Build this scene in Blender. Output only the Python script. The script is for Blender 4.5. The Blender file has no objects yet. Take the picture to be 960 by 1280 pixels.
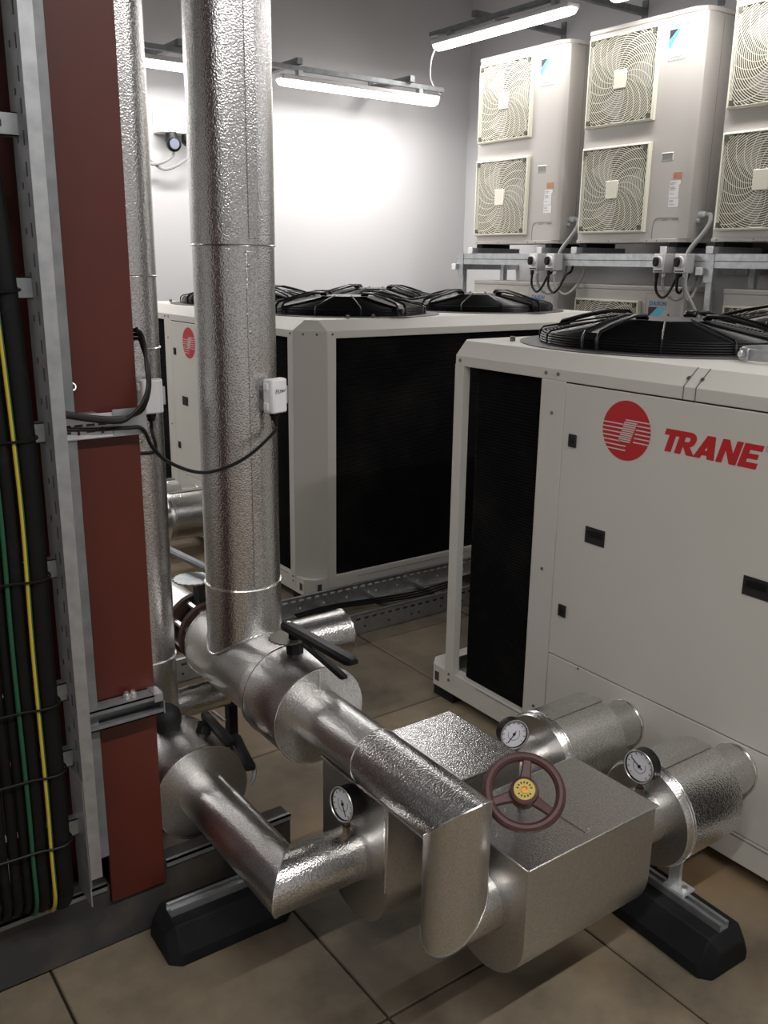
import bpy, bmesh, math, random
from mathutils import Vector, Matrix
random.seed(7)
PI = math.pi
SC = bpy.context.scene
COL = SC.collection

# ------------------------------------------------------------------ camera
F_PX, W_PX, H_PX = 1135.0, 960.0, 1280.0
YAW, PITCH, ROLL, CAM_H = math.radians(35.95), math.radians(15.44), math.radians(-0.79), 1.70
_f = Vector((math.sin(YAW)*math.cos(PITCH), math.cos(YAW)*math.cos(PITCH), -math.sin(PITCH)))
_r0 = Vector((math.cos(YAW), -math.sin(YAW), 0))
_d0 = _f.cross(_r0)
_r = _r0*math.cos(ROLL) + _d0*math.sin(ROLL)
_d = -_r0*math.sin(ROLL) + _d0*math.cos(ROLL)
CAM = Vector((0, 0, CAM_H))
cd = bpy.data.cameras.new('camera')
cam = bpy.data.objects.new('camera', cd); COL.objects.link(cam)
cam.matrix_world = Matrix(((_r.x, -_d.x, -_f.x, 0), (_r.y, -_d.y, -_f.y, 0), (_r.z, -_d.z, -_f.z, CAM_H), (0, 0, 0, 1)))
cd.sensor_fit = 'VERTICAL'; cd.sensor_height = 36.0; cd.lens = 36.0*F_PX/H_PX
cd.clip_start = 0.02; cd.clip_end = 60
SC.camera = cam

def at(px, py, axis, val):
    """point where the photo ray through (px, py) meets the plane axis = val"""
    d = _r*((px-480)/F_PX) + _d*((py-640)/F_PX) + _f
    return CAM + d*((val-CAM[axis])/d[axis])

# ------------------------------------------------------------------ world, exposure
SC.view_settings.view_transform = 'Standard'
SC.view_settings.look = 'None'
SC.view_settings.gamma = 1.0
SC.view_settings.use_curve_mapping = False
SC.view_settings.exposure = 0.50
wd = bpy.data.worlds.new('plant_room_world'); SC.world = wd; wd.use_nodes = True
wd.node_tree.nodes['Background'].inputs[0].default_value = (0.5, 0.52, 0.55, 1)
wd.node_tree.nodes['Background'].inputs[1].default_value = 0.05
TUBE_STRENGTH = 7.0      # glow of the diffusers
TUBE_POWER = 15.0        # downward light of each fitting, in watts

# ------------------------------------------------------------------ materials
MATS = {}
def mat(name, color, rough=0.5, metal=0.0, bump=None, var=None, emit=None, spec=None, coat=0.0, rvar=None):
    """bump=(scale, strength, distance, detail); var=(scale, amount, second colour)"""
    m = bpy.data.materials.new(name); m.use_nodes = True
    nt = m.node_tree; b = nt.nodes['Principled BSDF']
    b.inputs['Base Color'].default_value = (*color, 1)
    b.inputs['Roughness'].default_value = rough
    b.inputs['Metallic'].default_value = metal
    if spec is not None: b.inputs['Specular IOR Level'].default_value = spec
    if coat: b.inputs['Coat Weight'].default_value = coat
    tc = nt.nodes.new('ShaderNodeTexCoord')
    if var:
        sc, lo, hi, c2 = var
        n = nt.nodes.new('ShaderNodeTexNoise'); n.inputs['Scale'].default_value = sc; n.inputs['Detail'].default_value = 5
        nt.links.new(tc.outputs['Object'], n.inputs['Vector'])
        r = nt.nodes.new('ShaderNodeMapRange'); r.inputs[1].default_value = lo; r.inputs[2].default_value = hi
        nt.links.new(n.outputs['Fac'], r.inputs[0])
        mx = nt.nodes.new('ShaderNodeMix'); mx.data_type = 'RGBA'
        mx.inputs[6].default_value = (*color, 1); mx.inputs[7].default_value = (*c2, 1)
        nt.links.new(r.outputs[0], mx.inputs[0]); nt.links.new(mx.outputs[2], b.inputs['Base Color'])
    if rvar:
        sc, a, c = rvar
        n = nt.nodes.new('ShaderNodeTexNoise'); n.inputs['Scale'].default_value = sc; n.inputs['Detail'].default_value = 3
        nt.links.new(tc.outputs['Object'], n.inputs['Vector'])
        r = nt.nodes.new('ShaderNodeMapRange'); r.inputs[1].default_value = 0.35; r.inputs[2].default_value = 0.65
        r.inputs[3].default_value = a; r.inputs[4].default_value = c
        nt.links.new(n.outputs['Fac'], r.inputs[0]); nt.links.new(r.outputs[0], b.inputs['Roughness'])
    if bump:
        sc, st, di, de = bump
        n = nt.nodes.new('ShaderNodeTexNoise'); n.inputs['Scale'].default_value = sc; n.inputs['Detail'].default_value = de
        nt.links.new(tc.outputs['Object'], n.inputs['Vector'])
        bp = nt.nodes.new('ShaderNodeBump'); bp.inputs['Strength'].default_value = st; bp.inputs['Distance'].default_value = di
        nt.links.new(n.outputs['Fac'], bp.inputs['Height']); nt.links.new(bp.outputs[0], b.inputs['Normal'])
    if emit:
        b.inputs['Emission Color'].default_value = (*emit[0], 1); b.inputs['Emission Strength'].default_value = emit[1]
    MATS[name] = m
    return m

def foil(name, hi, lo, rough, scale, strength, dist):
    m = bpy.data.materials.new(name); m.use_nodes = True; nt = m.node_tree; b = nt.nodes['Principled BSDF']
    b.inputs['Metallic'].default_value = 1.0; b.inputs['Roughness'].default_value = rough
    tc = nt.nodes.new('ShaderNodeTexCoord')
    n = nt.nodes.new('ShaderNodeTexNoise'); n.inputs['Scale'].default_value = scale; n.inputs['Detail'].default_value = 0.6
    nt.links.new(tc.outputs['Object'], n.inputs['Vector'])
    r = nt.nodes.new('ShaderNodeValToRGB'); e = r.color_ramp.elements
    e[0].position = 0.36; e[0].color = (*lo, 1); e[1].position = 0.62; e[1].color = (*hi, 1)
    nt.links.new(n.outputs['Fac'], r.inputs[0]); nt.links.new(r.outputs[0], b.inputs['Base Color'])
    bp = nt.nodes.new('ShaderNodeBump'); bp.inputs['Strength'].default_value = strength; bp.inputs['Distance'].default_value = dist
    nt.links.new(n.outputs['Fac'], bp.inputs['Height']); nt.links.new(bp.outputs[0], b.inputs['Normal'])
    MATS[name] = m
foil('foil', (0.80, 0.795, 0.785), (0.57, 0.565, 0.555), 0.26, 235, 0.55, 0.0018)
foil('foil_fine', (0.75, 0.74, 0.725), (0.60, 0.59, 0.575), 0.29, 250, 0.5, 0.0014)
foil('foil_smooth', (0.69, 0.675, 0.65), (0.60, 0.588, 0.565), 0.36, 230, 0.3, 0.0012)
mat('foil_edge', (0.86, 0.86, 0.85), 0.22, 1.0)
mat('foil_dull', (0.42, 0.415, 0.40), 0.5, 1.0)
mat('galv', (0.52, 0.54, 0.55), 0.42, 0.85, var=(28, 0.35, 0.7, (0.40, 0.42, 0.44)))
mat('galv_dull', (0.30, 0.315, 0.325), 0.5, 0.6, var=(22, 0.35, 0.7, (0.22, 0.23, 0.24)))
mat('galv_bright', (0.70, 0.72, 0.73), 0.4, 0.5, var=(30, 0.35, 0.7, (0.55, 0.57, 0.58)))
mat('slot_dark', (0.045, 0.045, 0.048), 0.7)
mat('red_paint', (0.092, 0.0145, 0.0075), 0.45, var=(3.0, 0.4, 0.75, (0.072, 0.0115, 0.0065)), bump=(90, 0.05, 0.001, 3))
mat('cream', (0.60, 0.585, 0.535), 0.45, var=(1.7, 0.45, 0.8, (0.565, 0.55, 0.50)))
mat('cream_dark', (0.17, 0.165, 0.15), 0.6)
mat('black_plastic', (0.006, 0.006, 0.0065), 0.4, spec=0.28)
mat('black_matt', (0.010, 0.010, 0.011), 0.65)
mat('guard_black', (0.005, 0.005, 0.006), 0.32, spec=0.35)
mat('ring_grey', (0.055, 0.055, 0.054), 0.5)
mat('rubber', (0.0065, 0.0068, 0.008), 0.7, spec=0.25, var=(9, 0.45, 0.7, (0.013, 0.0135, 0.016)), bump=(120, 0.15, 0.002, 3))
mat('cable_black', (0.0055, 0.0055, 0.006), 0.5, var=(30, 0.6, 0.85, (0.016, 0.015, 0.015)), spec=0.22)
mat('cable_yellow', (0.48, 0.36, 0.03), 0.5)
mat('cable_green', (0.012, 0.075, 0.035), 0.5)
mat('cable_grey', (0.33, 0.33, 0.32), 0.5)
mat('cable_white', (0.7, 0.7, 0.68), 0.5)
mat('print_red', (0.50, 0.016, 0.022), 0.45)
mat('print_white', (0.66, 0.62, 0.58), 0.5)
mat('print_black', (0.012, 0.012, 0.012), 0.5)
mat('print_blue', (0.035, 0.17, 0.42), 0.5)
mat('print_cyan', (0.10, 0.50, 0.68), 0.5)
mat('print_grey', (0.22, 0.215, 0.21), 0.5)
mat('label_orange', (0.55, 0.20, 0.09), 0.5)
mat('label_white', (0.74, 0.74, 0.73), 0.5)
mat('label_yellow', (0.50, 0.38, 0.06), 0.5)
mat('wheel_paint', (0.066, 0.0235, 0.020), 0.5, var=(40, 0.5, 0.75, (0.048, 0.018, 0.016)), bump=(160, 0.2, 0.001, 3))
mat('brass', (0.42, 0.22, 0.06), 0.35, 0.9)
mat('brass_dull', (0.16, 0.12, 0.085), 0.5, 0.8)
mat('rust', (0.085, 0.038, 0.025), 0.75, var=(30, 0.4, 0.7, (0.05, 0.026, 0.02)))
mat('zinc_bolt', (0.72, 0.72, 0.70), 0.35, 0.9)
mat('screw', (0.20, 0.19, 0.17), 0.45, 0.8)
mat('ac_body', (0.50, 0.475, 0.445), 0.38)
mat('ac_grille', (0.76, 0.74, 0.62), 0.5)
mat('ac_dark', (0.085, 0.085, 0.065), 0.7)
mat('plastic_white', (0.74, 0.74, 0.75), 0.42)
mat('plastic_grey', (0.42, 0.42, 0.42), 0.45)
mat('socket_grey', (0.20, 0.23, 0.29), 0.4)
mat('dial', (0.70, 0.71, 0.76), 0.35)
mat('wall_paint', (0.67, 0.665, 0.67), 0.75, var=(0.8, 0.4, 0.8, (0.64, 0.635, 0.64)), bump=(7, 0.05, 0.01, 4))
mat('ceiling_paint', (0.10, 0.10, 0.10), 0.9)
mat('kerb_concrete', (0.036, 0.036, 0.037), 0.75, var=(5, 0.45, 0.72, (0.095, 0.075, 0.052)), bump=(40, 0.25, 0.004, 4))
mat('joint_dark', (0.022, 0.018, 0.014), 0.9)
mat('tube', (0.9, 0.9, 0.9), 0.5, emit=((1.0, 0.97, 0.96), TUBE_STRENGTH))
mat('tube_end', (0.75, 0.75, 0.75), 0.5)

def coil_material():
    m = bpy.data.materials.new('coil'); m.use_nodes = True; nt = m.node_tree; b = nt.nodes['Principled BSDF']
    tc = nt.nodes.new('ShaderNodeTexCoord'); sep = nt.nodes.new('ShaderNodeSeparateXYZ')
    nt.links.new(tc.outputs['Object'], sep.inputs[0])
    mu = nt.nodes.new('ShaderNodeMath'); mu.operation = 'MULTIPLY'; mu.inputs[1].default_value = 2*PI/0.011
    nt.links.new(sep.outputs[2], mu.inputs[0])
    s = nt.nodes.new('ShaderNodeMath'); s.operation = 'SINE'; nt.links.new(mu.outputs[0], s.inputs[0])
    bp = nt.nodes.new('ShaderNodeBump'); bp.inputs['Strength'].default_value = 0.45; bp.inputs['Distance'].default_value = 0.003
    nt.links.new(s.outputs[0], bp.inputs['Height']); nt.links.new(bp.outputs[0], b.inputs['Normal'])
    n = nt.nodes.new('ShaderNodeTexNoise'); n.inputs['Scale'].default_value = 3.2; n.inputs['Detail'].default_value = 6
    nt.links.new(tc.outputs['Object'], n.inputs['Vector'])
    r = nt.nodes.new('ShaderNodeValToRGB'); r.color_ramp.elements[0].position = 0.45; r.color_ramp.elements[1].position = 0.75
    r.color_ramp.elements[0].color = (0.0045, 0.0045, 0.005, 1); r.color_ramp.elements[1].color = (0.014, 0.013, 0.012, 1)
    nt.links.new(n.outputs['Fac'], r.inputs[0]); nt.links.new(r.outputs[0], b.inputs['Base Color'])
    b.inputs['Roughness'].default_value = 0.85; b.inputs['Specular IOR Level'].default_value = 0.06
    MATS['coil'] = m
coil_material()

def paver_material():
    m = bpy.data.materials.new('paver'); m.use_nodes = True; nt = m.node_tree; b = nt.nodes['Principled BSDF']
    g = nt.nodes.new('ShaderNodeNewGeometry')
    n1 = nt.nodes.new('ShaderNodeTexNoise'); n1.inputs['Scale'].default_value = 2.3; n1.inputs['Detail'].default_value = 7; n1.inputs['Roughness'].default_value = 0.62
    n2 = nt.nodes.new('ShaderNodeTexNoise'); n2.inputs['Scale'].default_value = 1.1; n2.inputs['Detail'].default_value = 3
    n3 = nt.nodes.new('ShaderNodeTexNoise'); n3.inputs['Scale'].default_value = 70; n3.inputs['Detail'].default_value = 4
    for n in (n1, n2, n3): nt.links.new(g.outputs['Position'], n.inputs['Vector'])
    r1 = nt.nodes.new('ShaderNodeValToRGB'); e = r1.color_ramp.elements
    e[0].position = 0.34; e[0].color = (0.092, 0.075, 0.052, 1); e[1].position = 0.66; e[1].color = (0.255, 0.208, 0.142, 1)
    nt.links.new(n1.outputs['Fac'], r1.inputs[0])
    r2 = nt.nodes.new('ShaderNodeMapRange'); r2.inputs[1].default_value = 0.48; r2.inputs[2].default_value = 0.70; r2.inputs[4].default_value = 0.55
    nt.links.new(n2.outputs['Fac'], r2.inputs[0])
    mx = nt.nodes.new('ShaderNodeMix'); mx.data_type = 'RGBA'; mx.inputs[7].default_value = (0.270, 0.160, 0.065, 1)
    nt.links.new(r2.outputs[0], mx.inputs[0]); nt.links.new(r1.outputs[0], mx.inputs[6])
    oi = nt.nodes.new('ShaderNodeObjectInfo')
    r4 = nt.nodes.new('ShaderNodeMapRange'); r4.inputs[3].default_value = 0.86; r4.inputs[4].default_value = 1.08
    nt.links.new(oi.outputs['Random'], r4.inputs[0])
    mm = nt.nodes.new('ShaderNodeMix'); mm.data_type = 'RGBA'; mm.blend_type = 'MULTIPLY'; mm.inputs[0].default_value = 1
    nt.links.new(mx.outputs[2], mm.inputs[6]); nt.links.new(r4.outputs[0], mm.inputs[7])
    nt.links.new(mm.outputs[2], b.inputs['Base Color'])
    bp = nt.nodes.new('ShaderNodeBump'); bp.inputs['Strength'].default_value = 0.2; bp.inputs['Distance'].default_value = 0.002
    nt.links.new(n3.outputs['Fac'], bp.inputs['Height']); nt.links.new(bp.outputs[0], b.inputs['Normal'])
    b.inputs['Roughness'].default_value = 0.62
    MATS['paver'] = m
paver_material()

# ------------------------------------------------------------------ mesh helpers
class MB:
    def __init__(s): s.v = []; s.f = []
    def add(s, vs, fs):
        o = len(s.v); s.v += [tuple(v) for v in vs]; s.f += [tuple(i+o for i in f) for f in fs]; return s
    def box(s, x0, x1, y0, y1, z0, z1):
        if x0 > x1: x0, x1 = x1, x0
        if y0 > y1: y0, y1 = y1, y0
        if z0 > z1: z0, z1 = z1, z0
        return s.add([(x0,y0,z0),(x1,y0,z0),(x1,y1,z0),(x0,y1,z0),(x0,y0,z1),(x1,y0,z1),(x1,y1,z1),(x0,y1,z1)],
                     [(0,3,2,1),(4,5,6,7),(0,1,5,4),(1,2,6,5),(2,3,7,6),(3,0,4,7)])
    def obox(s, c, ax, ay, az, hx, hy, hz):
        c = Vector(c); ax = Vector(ax).normalized()*hx; ay = Vector(ay).normalized()*hy; az = Vector(az).normalized()*hz
        vs = [c+ax*i+ay*j+az*k for k in (-1,1) for i,j in ((-1,-1),(1,-1),(1,1),(-1,1))]
        return s.add(vs, [(0,3,2,1),(4,5,6,7),(0,1,5,4),(1,2,6,5),(2,3,7,6),(3,0,4,7)])
    def ring(s, c, ax, r, n, nrm=None, ref=None):
        """circle of n points about c, radius r about axis ax, slid along ax on to the plane with normal nrm"""
        c = Vector(c); ax = Vector(ax).normalized(); u, w = frame(ax)
        out = []
        for i in range(n):
            a = 2*PI*i/n; p = c+u*(r*math.cos(a))+w*(r*math.sin(a))
            if nrm is not None:
                nv = Vector(nrm); p = p+ax*((c-p).dot(nv)/ax.dot(nv))
            out.append(p)
        return out
    def loft(s, rings, cap0=True, cap1=True, closed=False):
        n = len(rings[0]); o = len(s.v)
        for r in rings: s.v += [tuple(p) for p in r]
        m = len(rings)
        for k in range(m if closed else m-1):
            a = o+k*n; b = o+((k+1) % m)*n
            for i in range(n):
                j = (i+1) % n; s.f.append((a+i, a+j, b+j, b+i))
        if not closed:
            if cap0: s.f.append(tuple(o+i for i in range(n-1, -1, -1)))
            if cap1: s.f.append(tuple(o+(m-1)*n+i for i in range(n)))
        return s
    def cyl(s, p0, p1, r, n=24, r1=None, n0=None, n1=None, cap0=True, cap1=True):
        p0 = Vector(p0); p1 = Vector(p1); ax = p1-p0
        return s.loft([s.ring(p0, ax, r, n, n0), s.ring(p1, ax, r if r1 is None else r1, n, n1)], cap0, cap1)
    def lathe(s, c, ax, prof, n=24, cap0=True, cap1=True):
        """prof = [(distance along ax, radius)]"""
        c = Vector(c); ax = Vector(ax).normalized()
        return s.loft([s.ring(c+ax*h, ax, max(r, 1e-4), n) for h, r in prof], cap0, cap1)
    def tube(s, pts, r, n=8, caps=True):
        pts = [Vector(p) for p in pts]; rings = []; u = None
        for i, p in enumerate(pts):
            t = (pts[min(i+1, len(pts)-1)]-pts[max(i-1, 0)]).normalized()
            if u is None: u, w = frame(t)
            else:
                u = (u-t*u.dot(t)).normalized(); w = t.cross(u)
            rings.append([p+u*(r*math.cos(2*PI*k/n))+w*(r*math.sin(2*PI*k/n)) for k in range(n)])
        return s.loft(rings, caps, caps)
    def torus(s, c, ax, R, r, n=32, m=6, a0=0, a1=2*PI):
        c = Vector(c); ax = Vector(ax).normalized(); u, w = frame(ax); full = abs(a1-a0-2*PI) < 1e-6
        rings = []
        cnt = n if full else n+1
        for i in range(cnt):
            a = a0+(a1-a0)*i/n; d = u*math.cos(a)+w*math.sin(a)
            rings.append([c+d*(R+r*math.cos(2*PI*k/m))+ax*(r*math.sin(2*PI*k/m)) for k in range(m)])
        return s.loft(rings, not full, not full, closed=full)
    def prism(s, poly, o, ux, uy, d):
        """2-D outline poly in the frame (o, ux, uy), pushed out by the vector d"""
        o = Vector(o); ux = Vector(ux); uy = Vector(uy); d = Vector(d); n = len(poly)
        vs = [o+ux*a+uy*b for a, b in poly]; vs += [p+d for p in vs]
        fs = [tuple(range(n-1, -1, -1)), tuple(range(n, 2*n))] + [(i, (i+1) % n, n+(i+1) % n, n+i) for i in range(n)]
        return s.add(vs, fs)

def frame(ax):
    ax = Vector(ax).normalized()
    u = Vector((0, 0, 1)) if abs(ax.z) < 0.9 else Vector((1, 0, 0))
    u = (u-ax*u.dot(ax)).normalized()
    return u, ax.cross(u)

def spline(pts, k=6):
    """Catmull-Rom through pts"""
    P = [Vector(p) for p in pts]; P = [P[0]*2-P[1]]+P+[P[-1]*2-P[-2]]; out = []
    for i in range(1, len(P)-2):
        a, b, c, d = P[i-1], P[i], P[i+1], P[i+2]
        for j in range(k):
            t = j/k
            out.append(0.5*((2*b)+(c-a)*t+(2*a-5*b+4*c-d)*t*t+(3*b-a-3*c+d)*t**3))
    out.append(P[-2]); return out

ORG = {}
def origin(o): return ORG.get(o.name, Vector((0, 0, 0)))

def mesh_of(mb, m, off, smooth, sharp):
    me = bpy.data.meshes.new('mesh')
    me.from_pydata([(v[0]-off.x, v[1]-off.y, v[2]-off.z) for v in mb.v], [], mb.f)
    me.materials.append(MATS[m])
    bm = bmesh.new(); bm.from_mesh(me); bmesh.ops.recalc_face_normals(bm, faces=bm.faces[:]); bm.to_mesh(me); bm.free()
    if smooth:
        me.polygons.foreach_set('use_smooth', [True]*len(me.polygons))
        me.set_sharp_from_angle(angle=math.radians(sharp))
    return me

def obj(name, mb, m, parent=None, base=None, smooth=True, sharp=32, bevel=0, label=None, kind=None, solid=0):
    """one mesh object; a top-level one gets its origin at base"""
    off = origin(parent) if parent else (Vector(base) if base is not None else Vector((0, 0, 0)))
    o = bpy.data.objects.new(name, mesh_of(mb, m, off, smooth, sharp)); o.data.name = name; COL.objects.link(o)
    if parent: o.parent = parent
    else: o.location = off
    ORG[o.name] = off
    if bevel:
        b = o.modifiers.new('bevel', 'BEVEL'); b.width = bevel; b.segments = 2; b.limit_method = 'ANGLE'; b.angle_limit = math.radians(40)
        b.harden_normals = False
    if label: o['label'] = label
    if kind: o['kind'] = kind
    return o

def tag(o, label, cat, group=None):
    o['label'] = label; o['category'] = cat
    if group: o['group'] = group
    return o

def thing(name, label, cat, loc, group=None):
    o = bpy.data.objects.new(name, None); COL.objects.link(o); o.empty_display_size = 0.1
    o.location = loc; ORG[o.name] = Vector(loc)
    return tag(o, label, cat, group)

def copy_tree(o, parent=None):
    c = o.copy(); COL.objects.link(c)
    if parent: c.parent = parent
    for ch in [k for k in bpy.data.objects if k.parent == o]: copy_tree(ch, c)
    return c

def structure(name, mb, m, label=None, **kw):
    o = obj(name, mb, m, smooth=False, **kw); o['kind'] = 'structure'
    if label: o['label'] = label
    return o

def text_mesh(s, size, bold=0.0, shear=0.0, space=1.0):
    """outline of lettering as a flat mesh: vertices and faces in x, y"""
    cu = bpy.data.curves.new('lettering', 'FONT'); cu.body = s; cu.size = size; cu.offset = bold; cu.shear = shear
    cu.space_character = space; cu.resolution_u = 3; cu.fill_mode = 'FRONT'
    t = bpy.data.objects.new('lettering', cu); COL.objects.link(t)
    dg = bpy.context.evaluated_depsgraph_get(); me = bpy.data.meshes.new_from_object(t.evaluated_get(dg))
    v = [tuple(q.co) for q in me.vertices]; f = [tuple(p.vertices) for p in me.polygons]
    bpy.data.objects.remove(t); bpy.data.curves.remove(cu); bpy.data.meshes.remove(me)
    return v, f

def lettering(mb, s, size, o, ux, uy, lift, **kw):
    v, f = text_mesh(s, size, **kw); o = Vector(o); ux = Vector(ux); uy = Vector(uy); lift = Vector(lift)
    return mb.add([o+ux*a+uy*b+lift for a, b, _ in v], f)
# ------------------------------------------------------------------ setting
XR, YB, XL, YF, ZC = 5.60, 6.55, -3.50, -3.00, 4.60
structure('wall_back', MB().box(XL-0.1, XR+0.1, YB, YB+0.12, -0.1, ZC), 'wall_paint', 'light grey painted back wall')
structure('wall_right', MB().box(XR, XR+0.12, YF-0.1, YB, -0.1, ZC), 'wall_paint', 'light grey painted side wall')
structure('wall_left', MB().box(XL-0.12, XL, YF-0.1, YB, -0.1, ZC), 'wall_paint', 'light grey painted wall')
structure('wall_front', MB().box(XL, XR, YF-0.12, YF, -0.1, ZC), 'wall_paint', 'light grey painted wall')
structure('ceiling', MB().box(XL-0.1, XR+0.1, YF-0.1, YB+0.1, ZC, ZC+0.1), 'ceiling_paint', 'grey ceiling')
floor = structure('floor', MB().box(XL, XR, YF, YB, -0.10, -0.014), 'joint_dark', 'floor of square brown grey concrete pavers')
def paver_mesh():
    h, b = 0.2968, 0.003
    mb = MB()
    mb.loft([[(-h, -h, -0.014), (h, -h, -0.014), (h, h, -0.014), (-h, h, -0.014)],
             [(-h, -h, -b), (h, -h, -b), (h, h, -b), (-h, h, -b)],
             [(-h+b, -h+b, 0), (h-b, -h+b, 0), (h-b, h-b, 0), (-h+b, h-b, 0)]], cap0=False)
    return mesh_of(mb, 'paver', Vector((0, 0, 0)), False, 30)
pm = paver_mesh()
for i in range(-6, 8):
    for j in range(-7, 8):
        cx, cy = 0.437+0.6*i+0.3, 1.383+0.6*j+0.3
        if cx+0.3 > XR+0.01 or cx-0.3 < XL-0.01 or cy-0.3 < YF-0.01: continue
        p = bpy.data.objects.new('paver', pm); COL.objects.link(p); p.parent = floor
        p.location = (cx, cy, random.uniform(-0.0015, 0.0005))

kb = MB().box(-3.45, 0.597, 1.98, 2.035, 0, 0.178).box(0.597, 0.742, 1.98, 2.035, 0, 0.126).box(0.742, 1.12, 1.98, 2.035, 0, 0.178)
kerb = structure('kerb', kb, 'kerb_concrete', 'low dark stained concrete upstand below the red column')
for a, b in ((-3.45, 0.590), (0.749, 1.12)):
    obj('kerb_angle', MB().box(a, b, 1.974, 1.988, 0.178, 0.1825).box(a, b, 1.974, 1.979, 0.166, 0.1825), 'galv_dull', kerb, smooth=False)

t0_ = MB().box(-3.2, 0.36, 2.17, 2.46, 0.0, 0.13)  # added black box, stands in for the dark shaded floor behind the kerb
tag(obj('shade_box', t0_, 'black_matt', base=(-1.3, 2.31, 0), smooth=False), 'black box added in place of shade on the floor behind the kerb', 'shade box')
# ------------------------------------------------------------------ light fittings
def tube_light(p0, p1, arms, wall_dir, label, rail=True, group=None, watts=TUBE_POWER):
    """weatherproof tube fitting hung below a strut rail; arms = fractions where brackets run to the wall"""
    p0 = Vector(p0); p1 = Vector(p1); ax = (p1-p0).normalized(); L = (p1-p0).length
    wd_ = Vector(wall_dir); dist = wd_.length; wn = wd_.normalized(); up = Vector((0, 0, 1))
    t = thing('tube_light', label, 'light', p0, group); mid = (p0+p1)/2
    side = ax.cross(up)
    # rounded diffuser
    def outline(w, h, n=10):
        return [(w*math.cos(PI+PI*k/n), h*math.sin(PI+PI*k/n)) for k in range(n+1)]
    d = MB(); prof = outline(0.052, 0.040)
    rings = []
    for e, k in ((-L/2, 0.62), (-L/2+0.02, 0.92), (-L/2+0.05, 1), (L/2-0.05, 1), (L/2-0.02, 0.92), (L/2, 0.62)):
        rings.append([mid+ax*e+side*(a*k)+up*(b*k) for a, b in prof])
    d.loft(rings)
    obj('diffuser', d, 'tube', t)
    ld = bpy.data.lights.new('tube_lamp', 'AREA'); ld.shape = 'RECTANGLE'; ld.size = L-0.06; ld.size_y = 0.07; ld.energy = watts; ld.color = (1.0, 0.965, 0.945)
    lo_ = bpy.data.objects.new('lamp', ld); COL.objects.link(lo_); lo_.parent = t
    lo_.matrix_local = Matrix.Translation(mid-p0-up*0.044) @ Matrix(((ax.x, side.x, 0, 0), (ax.y, side.y, 0, 0), (0, 0, 1, 0), (0, 0, 0, 1)))
    h = MB().obox(mid+up*0.016, ax, side, up, L/2-0.005, 0.056, 0.016); obj('housing', h, 'plastic_white', t, bevel=0.006)
    if rail:
        r = MB().obox(mid+up*0.075, ax, side, up, L/2+0.06, 0.021, 0.004)
        r.obox(mid+up*0.088+side*0.019, ax, side, up, L/2+0.06, 0.0025, 0.014).obox(mid+up*0.088-side*0.019, ax, side, up, L/2+0.06, 0.0025, 0.014)
        obj('strut_rail', r, 'galv_dull', t, smooth=False)
    for f in (0.12, 0.88):
        c = p0.lerp(p1, f)+up*0.052
        obj('clip', MB().obox(c, ax, side, up, 0.018, 0.024, 0.021), 'galv', t, smooth=False)
    for f in arms:
        c = p0.lerp(p1, f)+up*0.125
        a = MB().obox(c+wn*(dist/2-0.03), wn, ax, wn.cross(ax), dist/2+0.03, 0.0205, 0.0205)
        a.obox(c+wn*(dist-0.006), wn, ax, wn.cross(ax), 0.005, 0.024, 0.075)
        obj('wall_arm', a, 'galv_dull', t, smooth=False)
    return t
LZ, LY, LXR, LZR = 2.915, 6.05, 4.74, 3.28
tube_light((3.425, LY, LZ), (4.84, LY, LZ), (0.10, 0.80), (0, YB-LY, 0), 'glowing white tube light on back wall, end beside the room corner')
tube_light((1.66, LY, LZ), (3.08, LY, LZ), (0.15, 0.72), (0, YB-LY, 0), 'glowing white tube light on back wall above the white socket box')
tube_light((-0.15, LY, LZ), (1.26, LY, LZ), (0.12, 0.88), (0, YB-LY, 0), 'white tube light on back wall behind the red column')
tube_light((-1.95, LY, LZ), (-0.54, LY, LZ), (0.12, 0.88), (0, YB-LY, 0), 'white tube light on back wall beyond the black cables')
tube_light((LXR, 5.945, LZR), (LXR, 4.54, LZR), (0.35, 0.90), (XR-LXR, 0, 0), 'glowing white tube light on side wall above the outdoor unit next to the corner', watts=TUBE_POWER*0.65)
tube_light((LXR, 4.23, LZR), (LXR, 2.83, LZR), (0.12, 0.86), (XR-LXR, 0, 0), 'glowing white tube light on side wall above the middle outdoor unit', watts=TUBE_POWER*0.65)
tube_light((LXR, 2.38, LZR), (LXR, 0.96, LZR), (0.14, 0.86), (XR-LXR, 0, 0), 'white tube light on side wall past the last outdoor unit', watts=TUBE_POWER*0.65)
tube_light((LXR, 0.56, LZR), (LXR, -0.86, LZR), (0.14, 0.86), (XR-LXR, 0, 0), 'white tube light on side wall far past the outdoor units', watts=TUBE_POWER*0.65)
for a_, b_, lb in ((-1.85, -0.40, 'white tube light hung from the ceiling, end of the row by the cables'), (-0.05, 1.42, 'white tube light hung from the ceiling above the front valve box'), (1.80, 3.27, 'white tube light hung from the ceiling above the chiller with the open corner')):
    tube_light((a_, -0.25, 3.405), (b_, -0.25, 3.405), (0.12, 0.88), (0, 0, ZC-3.53), lb, watts=TUBE_POWER*1.7)
cb = spline([(LXR, 5.95, LZR-0.01), (LXR-0.01, 5.99, 3.18), (4.78, 6.05, 3.06), (4.86, 6.055, 2.99), (4.885, LY, 2.975)], 6)
tag(obj('light_cable', MB().tube(cb, 0.007, 6), 'cable_white', base=cb[0]), 'thin white cable linking the two tube lights at the corner', 'cable')

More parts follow.
